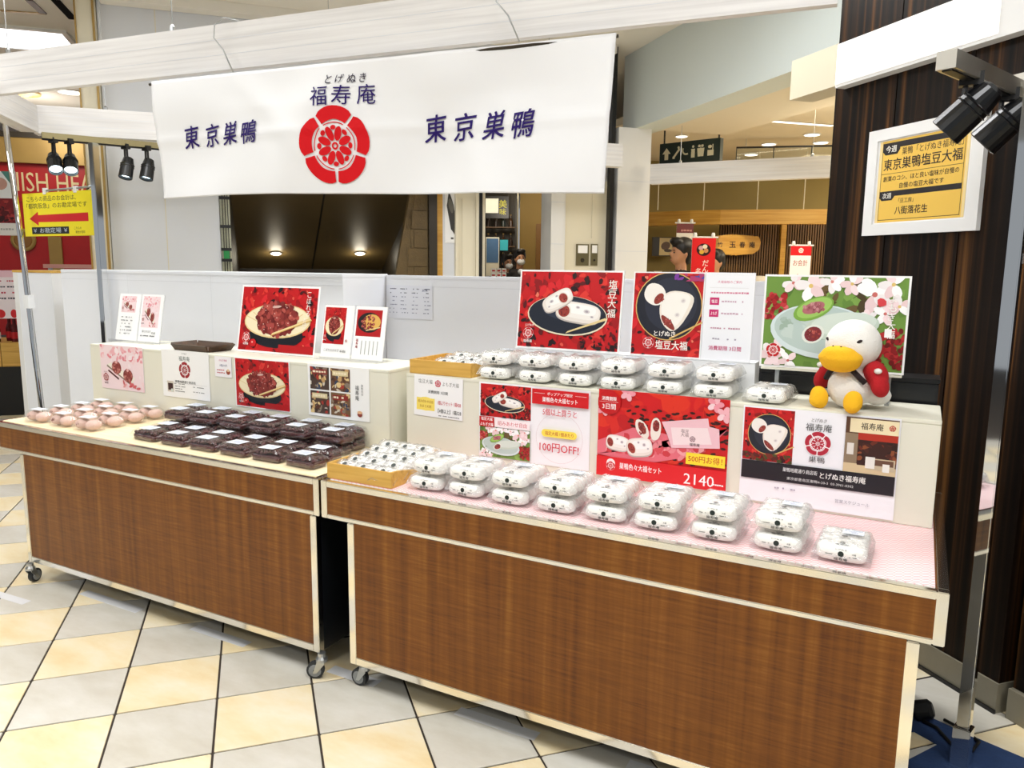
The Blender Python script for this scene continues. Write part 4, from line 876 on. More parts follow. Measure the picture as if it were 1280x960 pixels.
def pic_beans(A, x0, y0, w, h, seed, title=True):
    rn = random.Random(seed); red_bg(A, x0, y0, x0+w, y0+h, rn, 120, w*.05, .25); cx, cy = x0+w*.5, y0+h*.48
    A.ell(x0+w*.5, y0+h*.26, w*.36, h*.2, '#14161f', 0, 20, box=(x0, y0, x0+w, y0+h)); A.rect(x0+w*.55, y0, x0+w, y0+h*.12, '#b31217')
    A.ell(cx, cy, w*.44, h*.27, '#e9cf96', .03, 28); A.ell(cx, cy+h*.005, w*.425, h*.25, '#f7e9c4', .03, 28)
    for k in range(-5, 6): A.line(cx+k*w*.022, cy-h*.1, cx+k*w*.083, cy+h*(.24-.012*k*k*.6), w*.008, '#e6cb92')
    A.ell(cx, cy+h*.02, w*.27, h*.25, '#7a2a26', 0, 24); beans(A, cx, cy+h*.03, w*.265, h*.255, 170, w*.033, AZUKI, rn); A.ell(cx-w*.01, cy+h*.22, w*.06, h*.02, '#d8b0a6', .1)
    A.poly([(cx-w*.06, cy-h*.24), (cx-w*.04, cy-h*.19), (x0+w*.94, cy+h*.06), (x0+w*.96, cy+h*.03)], '#f0d79c'); A.poly([(cx-w*.06, cy-h*.24), (cx-w*.055, cy-h*.225), (x0+w*.95, cy+h*.04), (x0+w*.96, cy+h*.03)], '#c9a055')
    A.emblem(x0+w*.11, y0+h*.2, w*.05, '#c4161c', '#fbf2f0'); A.text('福寿庵', x0+w*.11, y0+h*.1, h*.035, '#fbf2f0', .02); A.ell(x0+w*.21, y0+h*.12, w*.045, w*.04, '#c9151d', 0, 12); A.ell(x0+w*.2, y0+h*.13, w*.012, w*.01, '#f0a098')
    if title: A.vtext('こぼれる', x0+w*.9, y0+h*.9, h*.085, '#fdf4ee', .01); A.vtext('おはぎ', x0+w*.87, y0+h*.52, h*.06, '#fdf4ee', .01)
def roll(A, x, y, w, h, rot, rnd, cut=1):
    """a white daifuku with a cut face of bean paste"""
    A.sup(x, y-h*.05, w*.53, h*.52, '#c3b9b2', rot); A.sup(x, y, w*.52, h*.49, '#ece4dc', rot); A.sup(x+w*.03, y+h*.06, w*.46, h*.38, '#f5f0ea', rot); A.sup(x+w*.06, y+h*.13, w*.36, h*.24, '#fdfbf8', rot)
    c, s = math.cos(rot), math.sin(rot); X, Y = x-w*.33*cut*c+h*.05*s, y-w*.33*cut*s-h*.05
    A.ell(X, Y, w*.17, h*.36, '#efe6da', rot+.35, 16); A.ell(X, Y, w*.135, h*.3, '#9a3b30', rot+.35, 16)
    for k in range(14): A.ell(X+rnd.uniform(-.09, .09)*w, Y+rnd.uniform(-.2, .2)*h, w*.03, h*.045, rnd.choice(AZUKI), rnd.uniform(0, 3), 7)
    for dx, dy, q in ((.2, .1, .05), (-.02, .24, .035), (.34, -.12, .03)): dx *= math.copysign(1, cut); A.ell(x+w*dx*c-h*dy*s, y+w*dx*s+h*dy*c, w*q*1.5, h*q*2, '#dcd5d6', rot, 10); A.ell(x+w*dx*c-h*dy*s, y+w*dx*s+h*dy*c, w*q*.8, h*q*1.1, '#a9a1a8', rot, 8)
def pic_daifuku(A, x0, y0, w, h, seed, logo=True):
    rn = random.Random(seed); B = (x0, y0, x0+w, y0+h); red_bg(A, x0, y0, x0+w, y0+h, rn, 130, w*.05, .45)
    leaves(A, x0+w*.6, y0, x0+w, y0+h*.3, DARKS, 50, w*.02, rn)
    cx, cy = x0+w*.49, y0+h*.43; A.ell(cx, cy, w*.4, h*.26, '#e9dcc0', -.04, 28, box=B); A.ell(cx, cy+h*.008, w*.388, h*.248, '#1d2331', -.04, 28, box=B); A.ell(cx+w*.05, cy+h*.07, w*.3, h*.14, '#2c3547', -.04, 24)
    roll(A, cx+w*.11, cy+h*.05, w*.42, h*.26, -.12, rn); roll(A, cx-w*.1, cy+h*.2, w*.3, h*.22, .5, rn, -.6)
    A.poly([(cx+w*.0, y0+h*.2), (cx+w*.02, y0+h*.23), (x0+w*.87, y0+h*.42), (x0+w*.88, y0+h*.39)], '#e8cf95')
    if logo:
        A.emblem(x0+w*.11, y0+h*.18, w*.05, '#c4161c', '#fbf2f0'); A.text('福寿庵', x0+w*.11, y0+h*.075, h*.04, '#fbf2f0', .03); A.text('とげぬき', x0+w*.12, y0+h*.29, h*.03, '#fbf2f0', .03)
def pic_plate(A, x0, y0, w, h, seed, cy=.58, r=.46):
    """dark round plate seen from above with two daifuku"""
    rn = random.Random(seed); B = (x0, y0, x0+w, y0+h); red_bg(A, x0, y0, x0+w, y0+h, rn, 90, w*.07, .4)
    cx, cy = x0+w*.52, y0+h*cy; A.ell(cx, cy, w*r*1.03, w*r*1.03, '#d9b36a', 0, 32, box=B); A.ell(cx, cy, w*r, w*r, '#20222d', 0, 32, box=B); A.ell(cx+w*.03, cy+w*.03, w*r*.8, w*r*.8, '#2b2e3c', 0, 28, box=B)
    k = w/.24
    A.soft([(cx-.02*k, cy-.065*k), (cx+.03*k, cy-.095*k), (cx+.095*k, cy+.02*k), (cx+.07*k, cy+.05*k), (cx-.01*k, cy+.055*k), (cx-.035*k, cy+.0*k)], '#efe6da'); A.soft([(cx-.012*k, cy-.052*k), (cx+.03*k, cy-.08*k), (cx+.08*k, cy+.022*k), (cx+.065*k, cy+.046*k), (cx-.005*k, cy+.05*k), (cx-.03*k, cy+.0*k)], '#f7f3ec')
    A.soft([(cx-.092*k, cy+.04*k), (cx-.072*k, cy+.082*k), (cx-.02*k, cy+.07*k), (cx-.005*k, cy+.02*k), (cx-.04*k, cy-.002*k), (cx-.075*k, cy+.01*k)], '#f5f0e8')
    A.ell(cx-.035*k, cy+.025*k, .022*k, .013*k, '#93382c', .9, 14); beans(A, cx-.035*k, cy+.025*k, .016*k, .01*k, 10, .004*k, AZUKI, rn)
    A.soft([(cx-.018*k, cy-.058*k), (cx+.03*k, cy-.088*k), (cx+.02*k, cy-.055*k), (cx-.026*k, cy-.022*k)], '#8c352c'); beans(A, cx+.0*k, cy-.054*k, .014*k, .01*k, 12, .004*k, AZUKI, rn); [(A.ell(cx+dx*k, cy+dy*k, .009*k, .008*k, '#e9e2de', .4, 10), A.ell(cx+dx*k, cy+dy*k, .005*k, .004*k, '#cfc6c6', .4, 8)) for dx, dy in ((.05, .02), (.032, -.028))]
    A.line(cx+.01*k, cy-.11*k, cx+.12*k, cy-.05*k, .006*k, '#d9b36a')
def pic_green(A, x0, y0, w, h, seed, full=True):
    rn = random.Random(seed); B = (x0, y0, x0+w, y0+h); A.rect(x0, y0, x0+w, y0+h, '#6f9440'); leaves(A, x0, y0, x0+w, y0+h, ['#7da24a', '#64883a', '#8cb055', '#567a30'], 60, w*.06, rn)
    leaves(A, x0+w*.38, y0+h*.6, x0+w*.75, y0+h, ['#5b4a24', '#4a3c1e', '#6b5630'], 24, w*.05, rn)
    for _ in range(46): A.ell(x0+w*rn.uniform(.0, .16), y0+h*rn.uniform(.52, .82), w*.022, w*.017, rn.choice(['#a81f22', '#c2353a', '#8c1418', '#d8696a']), rn.uniform(0, 3), 8, box=B)
    for _ in range(80): A.ell(x0+w*rn.uniform(.8, 1), y0+h*rn.uniform(.05, .46), w*.022, w*.017, rn.choice(['#a81f22', '#b82a2c', '#8c1418', '#70100f']), rn.uniform(0, 3), 8, box=B)
    for (fx_, fy, s) in ((.2, .93, .1), (.33, .9, .14), (.48, .95, .1), (.62, .93, .1), (.78, .82, .16), (.9, .93, .12), (.86, .62, .1), (.95, .7, .1), (.06, .1, .12), (.12, .2, .08), (.2, .06, .09), (.75, .58, .07)):
        for k in range(5):
            a = k*1.257+rn.random(); A.ell(x0+w*(fx_+s*.45*math.cos(a)), y0+h*(fy+s*.7*math.sin(a)), w*s*.42, w*s*.27, rn.choice(['#f3eeee', '#f7dfe2', '#ffffff', '#ecd0d2']), a, 12, .08, rn, box=B)
        A.ell(x0+w*fx_, y0+h*fy, w*s*.12, w*s*.12, rn.choice(['#d98a80', '#e0c070', '#c96a64']), 0, 9, box=B)
    A.ell(x0+w*.43, y0+h*.4, w*.38, h*.3, '#d5e3e4', -.08, 28, box=B); A.ell(x0+w*.43, y0+h*.42, w*.35, h*.265, '#b9cbc6', -.08, 28, box=B); leaves(A, x0+w*.12, y0+h*.3, x0+w*.5, y0+h*.55, ['#a9bdb4', '#c4d3cd', '#9fb5a6'], 24, w*.05, rn)
    A.ell(x0+w*.57, y0+h*.47, w*.26, h*.15, '#c5d3c6', .12, 24); A.ell(x0+w*.58, y0+h*.5, w*.23, h*.12, '#d5e0d6', .12, 24); A.ell(x0+w*.37, y0+h*.37, w*.085, h*.1, '#e3e8df', .5, 16); A.ell(x0+w*.37, y0+h*.37, w*.065, h*.08, '#7c2a33', .5, 16); beans(A, x0+w*.37, y0+h*.37, w*.05, h*.06, 22, w*.012, AZUKI, rn)
    A.ell(x0+w*.36, y0+h*.65, w*.155, h*.115, '#7eab45', .45, 20); A.ell(x0+w*.365, y0+h*.66, w*.135, h*.095, '#9cc763', .45, 20); A.ell(x0+w*.36, y0+h*.66, w*.085, h*.06, '#b06a70', .4, 16); beans(A, x0+w*.36, y0+h*.66, w*.075, h*.05, 30, w*.013, ['#b87078', '#a05860', '#c48a8c', '#8c4850'], rn)
    if full:
        A.emblem(x0+w*.085, y0+h*.17, w*.052, '#c4161c', '#fbf2f0'); A.vtext('よもぎ大福', x0+w*.905, y0+h*.78, h*.085, '#fdfaf4', .012); A.ell(x0+w*.83, y0+h*.74, w*.03, w*.035, '#d8434a', .3, 8, .3, rn)
def pic_pink(A, x0, y0, w, h, seed):
    rn = random.Random(seed); B = (x0, y0, x0+w, y0+h); A.rect(x0, y0, x0+w, y0+h, '#f4dde0'); leaves(A, x0, y0+h*.65, x0+w, y0+h, ['#f0b5bb', '#eaa0a8', '#f6cfd2', '#e58a94'], 40, w*.05, rn); leaves(A, x0, y0, x0+w, y0+h, ['#f8e8ea', '#f5d5d8'], 20, w*.05, rn)
    A.poly([(x0+w*.16, y0+h*.55), (x0+w*.25, y0+h*.6), (x0+w*.8, y0+h*.3), (x0+w*.72, y0+h*.14)], '#f2ecdd'); A.poly([(x0+w*.16, y0+h*.55), (x0+w*.72, y0+h*.14), (x0+w*.73, y0+h*.1), (x0+w*.15, y0+h*.51)], '#8c7a6a')
    A.line(x0+w*.18, y0+h*.42, x0+w*.42, y0+h*.24, w*.03, '#5a2420')
    for X_, Y_ in ((.38, .5), (.64, .34)): A.ell(x0+w*X_, y0+h*Y_, w*.11, h*.15, '#8a3a34', 0, 18); beans(A, x0+w*X_, y0+h*Y_, w*.1, h*.14, 34, w*.02, ['#9a4a44', '#7c2f2b', '#b5675e', '#c98478'], rn); A.ell(x0+w*X_, y0+h*(Y_+.12), w*.03, h*.03, '#e9b5b0')
    for _ in range(8): A.ell(x0+w*rn.uniform(.45, .9), y0+h*rn.uniform(.05, .2), w*.05, w*.02, rn.choice(['#c94a50', '#e7a0a0', '#d2686a']), rn.uniform(0, 3), 8, box=B)
    A.emblem(x0+w*.12, y0+h*.26, w*.06, '#9c1a20', '#fbf2f0'); A.text('福寿庵', x0+w*.12, y0+h*.13, h*.04, '#5a2030', .02); A.text('桜おはぎ', x0+w*.12, y0+h*.38, h*.03, '#8a5060')
def pic_shop(A, x0, y0, w, h, seed, sign=True):
    rn = random.Random(seed); B = (x0, y0, x0+w, y0+h); A.rect(x0, y0, x0+w, y0+h, '#5a3a26'); A.rect(x0, y0, x0+w, y0+h*.2, '#d9c29a'); A.rect(x0, y0+h*.2, x0+w*.25, y0+h*.72, '#8f7a62')
    A.rect(x0+w*.26, y0+h*.18, x0+w, y0+h*.66, '#3a1a16'); A.rect(x0+w*.25, y0+h*.62, x0+w, y0+h*.74, '#b3301f'); leaves(A, x0+w*.26, y0+h*.2, x0+w, y0+h*.62, ['#4a2018', '#2a1210', '#6a2a1c', '#8a4a2a'], 30, w*.07, rn)
    A.rect(x0+w*.08, y0+h*.74, x0+w, y0+h*.98, '#efe0b8'); A.text('福寿庵', x0+w*.5, y0+h*.86, h*.12, '#2a1c18', .02, wid=w*.42); A.emblem(x0+w*.88, y0+h*.86, w*.06, '#b3161c')
    A.rect(x0+w*.45, y0+h*.12, x0+w*.98, y0+h*.32, '#c9b79a'); A.rect(x0+w*.5, y0+h*.2, x0+w*.95, y0+h*.3, '#6a4a3a'); A.rect(x0+w*.05, y0+h*.35, x0+w*.18, y0+h*.55, '#e6e0d8'); A.rect(x0+w*.42, y0+h*.14, x0+w*.6, y0+h*.34, '#eeeae4'); A.rect(x0+w*.75, y0+h*.1, x0+w*.88, y0+h*.24, '#f2efe8')
def small_shop(A, x0, y0, w, h, seed):
    rn = random.Random(seed); A.rect(x0, y0, x0+w, y0+h, rn.choice(['#6a4a34', '#4a3830', '#77583c'])); leaves(A, x0, y0, x0+w, y0+h, ['#c8a06a', '#5a3424', '#d8cdbc', '#35405a', '#a8362a', '#8a7a6a', '#3a2a24', '#e2c890'], 34, w*.12, rn)
    A.rect(x0+w*.1, y0+h*.68, x0+w*.9, y0+h*.9, rn.choice(['#c84a3a', '#e0cfa0', '#8c2a24'])); A.fine(x0+w*.15, x0+w*.85, y0+h*.79, h*.16, '#f2e4c8', rn)
rnG = random.Random(77)

# papers fixed on the front of the left riser
LF = .4395
A = Art(.312, .21, '#f6ecee'); pic_pink(A, 0, 0, .312, .21, 1); sheet('photo_card', 'pink photo card of two ohagi on the left riser front', 'poster', .312, .21, (-1.766, LF-.002, .804), A, thick=.0015)
A = Art(.306, .213, '#f7f7f6'); A.text('とげぬき', .15, .2, .008, '#33463c'); A.text('福寿庵', .15, .178, .022, '#2f4a40', .01); A.emblem(.15, .127, .036, '#9c1f24'); A.text('巣鴨地蔵通り商店街', .15, .073, .012, '#222', .02, wid=.135)
A.rect(.03, .022, .072, .072, '#d8cfc2'); A.rect(.035, .03, .067, .062, '#3a1a16'); A.ell(.06, .03, .008, .008, '#cfd8d2')
for k in range(4): A.fine(.076, .15, .062-.011*k, .006, '#666', rnG); 
for k in range(2): A.fine(.2, .27, .055-.022*k, .006, '#777', rnG)
A.line(.02, .067, .29, .065, .0008, '#bbb'); sheet('info_card', 'white information card with a dark red crest on the left riser front', 'poster', .306, .213, (-1.324, LF-.002, .803), A, thick=.0015)
A = Art(.1, .088, '#f7f3f5'); A.text('おはぎ各種', .05, .072, .009, '#c04a7a', .02); A.text('1個270円', .052, .05, .011, '#3a4a7a', .02); A.fine(.012, .06, .03, .008, '#c33a4a', rnG); A.fine(.012, .06, .018, .008, '#c33a4a', rnG); A.ell(.08, .023, .012, .011, '#a04a34'); A.ell(.08, .03, .008, .006, '#e9c9a0'); sheet('price_card', 'small pale pink price card on the left riser front', 'price card', .1, .088, (-.98, LF-.002, .918), A, thick=.001)
A = Art(.312, .21, '#fff'); pic_beans(A, .004, .004, .304, .202, 5, False); sheet('photo_card', 'red photo card of a shell of beans on the left riser front', 'poster', .312, .21, (-.86, LF-.002, .80), A, thick=.0015)
A = Art(.308, .208, '#f8f8f7')
for i, (x, y) in enumerate(((.012, .108), (.118, .108), (.012, .012), (.118, .012))): small_shop(A, x, y, .098, .09, 50+i)
A.vtext('福寿庵', .25, .13, .018, '#555', 0); A.vtext('巣鴨本店', .275, .14, .01, '#888'); A.ell(.262, .026, .012, .01, '#8a3a30'); A.ell(.262, .034, .012, .006, '#e8b890'); sheet('photo_card', 'white card with four shop photos on the left riser front', 'poster', .308, .208, (-.45, LF-.002, .802), A, thick=.0015)
# stands on the left riser
A = Art(.46, .3, '#fff'); pic_beans(A, .008, .008, .444, .284, 7); b0 = sheet('poster_board', 'large red poster board of a shell of beans on the left riser', 'poster', .455, .3, (-1.025, .60, LT+.001), A, .0, .18, .006)
def easel(loc, w, label, h=.16):
    t = thing('easel_stand', label, 'stand', loc)
    for x in (-w/2, w/2): MB().prism([(0, 0), (.10, 0), (.10, .008), (.012, .008), (.04, h), (.03, h)], x-.004, x+.004, Matrix(((0, 0, 1, 0), (1, 0, 0, 0), (0, 1, 0, 0), (0, 0, 0, 1)))).build('prop', 'acrylic', t)
    MB().box(-w/2, w/2, .07, .078, 0, .02).build('cross_bar', 'acrylic', t); return t
easel((-.8, .635, LT), .2, 'clear easel holding up the large bean poster board')
def menu_stand(name, label, x, y, z, w, h, arts, rz=0, tilt=.2):
    """a clear slanted holder with two leaflets in it"""
    t = thing(name, label, 'menu stand', (x, y, z), rz); n = len(arts); s = Matrix.Rotation(-tilt, 4, 'X')
    M = MB(); M.box(0, w, 0, .003, 0, h, s); M.box(0, w, -.035, 0, 0, .003); M.box(0, w, .0, .07, 0, .003); M.box(0, w, -.036, -.033, 0, .014); M.build('holder', 'acrylic', t)
    lw_ = w/n
    for i, (a, sc) in enumerate(arts):
        l = MB().box(.004, lw_-.004, -.0015, -.0005, .006, h-.003).build('leaflet', 'paper', t, (i*lw_, 0, 0)); l.rotation_euler[0] = -tilt
        o = put('print', a.mesh('print', 'print', off=.0018), l, (.004, 0, .006))
    return t
def leaflet(w, h, draw, seed, low=True):
    rn = random.Random(seed); A = Art(w, h, '#fbfbfb'); draw(A)
    return A
w_, h_ = .155, .235
def d1_(A): pic_pink(A, .02, h_*.6, w_-.048, h_*.35, 9); [A.fine(.03, w_-.04, h_*(.5-.07*k), .008, '#777', rnG, .5) for k in range(6)]
def d2_(A): pic_pink(A, .012, h_*.3, w_-.032, h_*.66, 10); A.text('桜のおはぎ', .06, h_*.22, .012, '#555'); A.fine(.02, w_-.03, .03, .01, '#777', rnG); A.text('¥540', w_-.045, .045, .01, '#444')
menu_stand('menu_stand', 'clear menu stand with two cherry blossom leaflets on the left riser', -1.885, .60, LT, .33, .24, [(leaflet(w_, h_, d1_, 1), 1), (leaflet(w_, h_, d2_, 2), 1)], .02)
h_ = .22
def d3_(A): pic_beans(A, .006, h_*.26, w_-.045, h_*.7, 12, False); A.text('こぼれるおはぎ', .06, h_*.14, .011, '#555', wid=.08); A.text('¥486', w_-.035, h_*.13, .011, '#444'); A.emblem(w_-.022, h_*.33, .006, '#b87060')
def d4_(A): A.rect(.008, h_*.44, w_-.02, h_*.94, '#b3141a'); A.ell(.072, h_*.7, .058, .042, '#1d1a1c', 0, 20); A.ell(.085, h_*.71, .045, .033, '#e0b35c', 0, 16); beans(A, .068, h_*.7, .036, .028, 40, .006, AZUKI, random.Random(3)); A.line(.06, h_*.55, .13, h_*.62, .004, '#e8cf95'); A.vtext('福寿庵', .02, h_*.36, .012, '#a01c22', .02); [A.line(.045+.02*k, h_*.1, .045+.02*k, h_*.36, .004, '#b8b8b8') for k in range(5)]
menu_stand('menu_stand', 'clear menu stand with two red bean leaflets beside the bean poster', -.535, .60, LT, .33, .23, [(leaflet(w_, h_, d3_, 3), 1), (leaflet(w_, h_, d4_, 4), 1)], .02)
# papers on the front of the right riser
RF = .4615
A = Art(.212, .152, '#f7f7f8'); A.text('塩豆大福', .05, .13, .016, '#555', wid=.062); A.text('よもぎ大福', .16, .127, .016, '#555', wid=.07); A.emblem(.105, .126, .0125, '#c4304a'); A.text('消費期限 3日間', .105, .093, .012, '#333', .02)
A.ell(.052, .046, .04, .026, '#f8df6a', 0, 16); A.rect(.012, .022, .092, .068, '#f8df6a'); A.text('組み合わせ自由', .052, .055, .011, '#b07820', .02, wid=.066); A.text('おまとめ割', .052, .037, .011, '#b07820', .02, wid=.05)
A.text('1個よりセット 1箱428', .155, .056, .016, '#d04a5a', .015, wid=.1); A.text('【4個以上】1箱528', .157, .026, .016, '#333', .015, wid=.1); A.fine(.11, .2, .008, .006, '#777', rnG)
sheet('price_card', 'white price card with a yellow bubble below the riser tray', 'price card', .212, .152, (.05, RF-.002, .85), A, thick=.001, roll=.02)
A = Art(.425, .27, '#f7f7fa'); pic_daifuku(A, .006, .148, .2, .116, 21, False); pic_green(A, .006, .004, .2, .108, 22, False); A.rect(.006, .112, .066, .148, '#c4161c'); A.text('塩豆大福', .036, .14, .012, '#fff', .02, wid=.046); A.text('よもぎ大福', .036, .121, .012, '#fff', .02, wid=.052); A.rect(.068, .114, .206, .146, '#fbeef0'); A.text('組みあわせ自由', .138, .13, .016, '#d04a5a', .01, wid=.115)
A.rect(.214, .212, .422, .264, '#d0141e'); A.text('ポップアップ限定', .318, .25, .011, '#fff', .01); A.line(.222, .25, .262, .25, .0008, '#fff'); A.line(.374, .25, .414, .25, .0008, '#fff'); A.text('巣鴨色々大福セット', .318, .23, .017, '#fff', .025, wid=.13)
A.text('5個以上買うと', .318, .188, .024, '#d0243a', .015, wid=.125); A.ring(.318, .1, .0855, .0865, '#d9c8ca', n=32); A.ell(.265, .115, .013, .013, '#fbe253'); A.ell(.37, .115, .013, .013, '#fbe253'); A.rect(.265, .102, .37, .128, '#fbe253'); A.text('指定大福 1個あたり', .318, .115, .014, '#b8402a', .02, wid=.105); A.text('100円OFF!', .318, .066, .031, '#d0243a', .015, wid=.145)
sheet('offer_poster', 'white and red discount poster offering 100 yen off on the right riser front', 'poster', .425, .268, (.333, RF-.002, .727), A, thick=.0012)
W5, H5 = .423, .287; rn = random.Random(31); A = Art(W5, H5, '#d0161c')
leaves(A, 0, .06, W5, H5, ['#c01218', '#d8261e', '#e0321e'], 60, .03, rn)
for _ in range(130):
    x, y = rn.uniform(.1, W5), rn.uniform(.07, .24); A.ell(x, y, .009, .004, '#3a1210', rn.uniform(-.4, .4), 7)
A.poly([(.0, .115), (.12, .17), (W5*.9, .15), (W5, .2), (W5*.75, .1), (.16, .055), (0, .07)], '#e4707e'); leaves(A, .03, .08, .36, .15, ['#e88a92', '#d9505a', '#f0a6aa', '#cf3a44'], 70, .013, rn)
for (fx_, fy) in ((.1, .28), (.02, .225), (.38, .27), (.41, .24)):
    for k in range(5): A.ell(fx_+.014*math.cos(k*1.257), fy+.014*math.sin(k*1.257), .013, .009, rn.choice(['#f3b6bf', '#f8d5da', '#ee98a6']), k*1.257, 10)
roll(A, .07, .115, .075, .05, -.1, rn); roll(A, .145, .11, .082, .06, .15, rn); A.soft([(.128, .205), (.165, .19), (.178, .15), (.165, .135), (.13, .16)], '#f1e9de'); A.soft([(.136, .196), (.162, .183), (.168, .15), (.14, .165)], '#8c3028'); beans(A, .152, .17, .012, .018, 16, .004, AZUKI, rn); A.soft([(.18, .2), (.2, .215), (.216, .19), (.21, .14), (.18, .135)], '#f1e9de'); A.soft([(.186, .195), (.2, .207), (.21, .185), (.204, .165), (.188, .168)], '#8c3028'); beans(A, .198, .186, .009, .015, 14, .004, AZUKI, rn)
A.poly([(.215, .2), (.36, .225), (.365, .2), (.395, .195), (.4, .135), (.25, .12), (.235, .16)], '#f1c5cd'); A.poly([(.245, .185), (.36, .195), (.375, .145), (.255, .13)], '#f7e3e4'); A.text('塩豆\n大福', .29, .172, .012, '#7a5a5e'); A.emblem(.315, .155, .009, '#a08088'); A.text('福寿庵', .322, .138, .01, '#5a4448', .02)
A.rect(0, 0, W5, .066, '#dc1a22'); A.ell(.038, .246, .04, .04, '#c41018', 0, 24); A.text('消費期限', .038, .258, .013, '#fff', .03, wid=.05); A.text('3日間', .038, .232, .018, '#fff', .02, wid=.046); A.line(.005, .247, .07, .247, .0006, '#fff')
A.rect(.297, .075, .418, .112, '#f8df35'); A.text('500円お得！', .357, .094, .021, '#c33a1e', .02, wid=.105); A.text('巣鴨色々大福セット', .15, .04, .021, '#fff', .02, wid=.14); A.text('2140', .34, .028, .034, '#fff', .01); A.fine(.385, .42, .02, .008, '#fff', rnG); A.ell(.05, .045, .015, .015, '#fbeeee'); A.emblem(.05, .036, .014, '#c41018', '#fbeeee')
sheet('offer_poster', 'red poster of daifuku with yellow 500 yen tag on the right riser front', 'poster', W5, H5, (.787, RF-.002, .722), A, thick=.0012)
W6, H6 = .422, .288; A = Art(W6, H6, '#f6f6fb'); pic_plate(A, .004, .125, .142, .158, 41, .52, .42); leaves(A, .004, .125, .146, .15, ['#4a4a20', '#5a1a14', '#7a2a1a'], 30, .01, random.Random(4))
A.text('とげぬき', .213, .263, .011, '#555', wid=.04, shear=.2); A.text('福寿庵', .213, .242, .022, '#4a4a48', wid=.07); A.emblem(.213, .195, .034, '#b5243a', '#fbf2f4'); A.text('巣鴨', .213, .148, .018, '#4a4a48', wid=.044); pic_shop(A, .284, .118, .134, .165, 42)
A.rect(.004, .07, .418, .125, '#1b171f'); A.text('巣鴨地蔵通り商店街', .17, .108, .013, '#eee', .01, wid=.095); A.text('とげぬき福寿庵', .285, .104, .019, '#f4f2ee', .025, wid=.12); A.text('東京都豊島区巣鴨4-20-3  03-3961-0302', .225, .083, .009, '#ddd', 0, wid=.18); A.fine(.09, .16, .05, .008, '#b0a8b8', rnG, .6); A.text('営業スケジュール', .315, .035, .011, '#999aa8', .0, wid=.09)
sheet('shop_poster', 'white and black shop poster with red crest at the right riser end', 'poster', W6, H6, (1.25, RF-.002, .71), A, thick=.0012)
# boards standing behind the riser packs
t = thing('display_box', 'white cardboard block behind the riser packs holding the boards', 'box', (.37, .655, RT)); MB().box(0, .87, 0, .08, 0, .098).build('body', 'card_white', t, bevel=.002); MB().box(0, .87, 0, .08, .0985, .1).build('lid', 'card_white', t)
A = Art(.405, .288, '#f6f6f6'); pic_daifuku(A, .006, .006, .393, .276, 61); A.vtext('塩豆大福', .368, .24, .03, '#fdf6ee', .015)
sheet('poster_board', 'red poster board of cut daifuku on a navy plate, leftmost above the packs', 'poster', .405, .288, (.372, .66, RT+.101), A, 0, .12, .005)
A = Art(.245, .285, '#f6f6f6'); pic_plate(A, .004, .004, .237, .277, 62, .6, .47); A.emblem(.065, .045, .018, '#c4161c', '#fbf2f0'); A.text('塩豆大福', .145, .04, .03, '#fdf6ee', .03, wid=.11); A.text('とげぬき', .12, .078, .018, '#fdf6ee', .03); leaves(A, .14, .255, .241, .281, ['#4a4a9a', '#b03a6a', '#7a3a9a'], 14, .012, random.Random(6))
sheet('poster_board', 'red poster board of daifuku on a round dark plate', 'poster', .245, .285, (.816, .662, RT+.101), A, 0, .08, .005)
A = Art(.158, .285, '#f2f3f8'); p_ = '#c8266a'; A.text('大福価格のご案内', .078, .255, .009, p_); A.fine(.02, .14, .22, .009, '#d27a96', rnG, 1)
for k, y in enumerate((.192, .153)): A.rect(.018, y-.012, .048, y+.012, p_); A.text(('塩豆', 'よもぎ')[k], .033, y, .011, '#fff', .02, wid=.02); A.fine(.056, .125, y, .009, '#c9a8ba', rnG, .9)
A.fine(.025, .12, .105, .008, '#c08aa0', rnG, .8); A.fine(.025, .11, .07, .008, '#a8a0b0', rnG, .8); A.text('消費期限 3日間', .075, .04, .015, p_, .015, wid=.105); A.line(.015, .236, .14, .236, .0006, '#ccc')
sheet('price_board', 'pale price list board with pink print next to the round plate poster', 'price list', .158, .285, (1.064, .661, RT+.101), A, 0, .06, .004)
t = thing('dark_filler', 'made-up black case filling the dark space behind the right riser', 'case', (1.23, .765, .704)); MB().box(0, .53, 0, .12, 0, .36).build('body', 'black_satin', t, bevel=.004); MB().box(-.003, .533, -.003, .123, .36, .372).build('lid', 'black', t); MB().box(.2, .33, -.006, 0, .3, .32).build('handle', 'zinc', t)  # invented black case, put in to keep the space behind the riser dark
t = thing('board_stand', 'low steel stand under the green poster board', 'stand', (1.26, .64, RT)); 
for x in (.04, .36): MB().box(x, x+.012, .0, .08, 0, .006).build('foot', 'zinc', t); MB().box(x, x+.012, .03, .042, .006, .2).build('upright', 'zinc', t)
MB().box(0, .4, .002, .042, .086, .092).build('ledge', 'riser_paint', t)
A = Art(.41, .288, '#f8f8f8'); pic_green(A, .006, .006, .398, .276, 71); sheet('poster_board', 'green poster board of mugwort daifuku behind the plush duck', 'poster', .41, .288, (1.254, .648, RT+.094), A, 0, .05, .005)
# paper on the partition
A = Art(.285, .168, '#e9ecf6')
for k in range(4):
    for j in range(7): A.fine(.02+.07*k, .07+.068*k-.01*(j % 2), .15-.02*j, .008, '#8a8ea8' if j > 1 else '#4a4e6a', rnG, .55)
A.text('火 水', .24, .145, .014, '#333a6a'); sheet('notice_paper', 'white handwritten schedule paper on the right partition', 'paper', .285, .168, (-.735, 1.328, 1.135), A, thick=.0008)

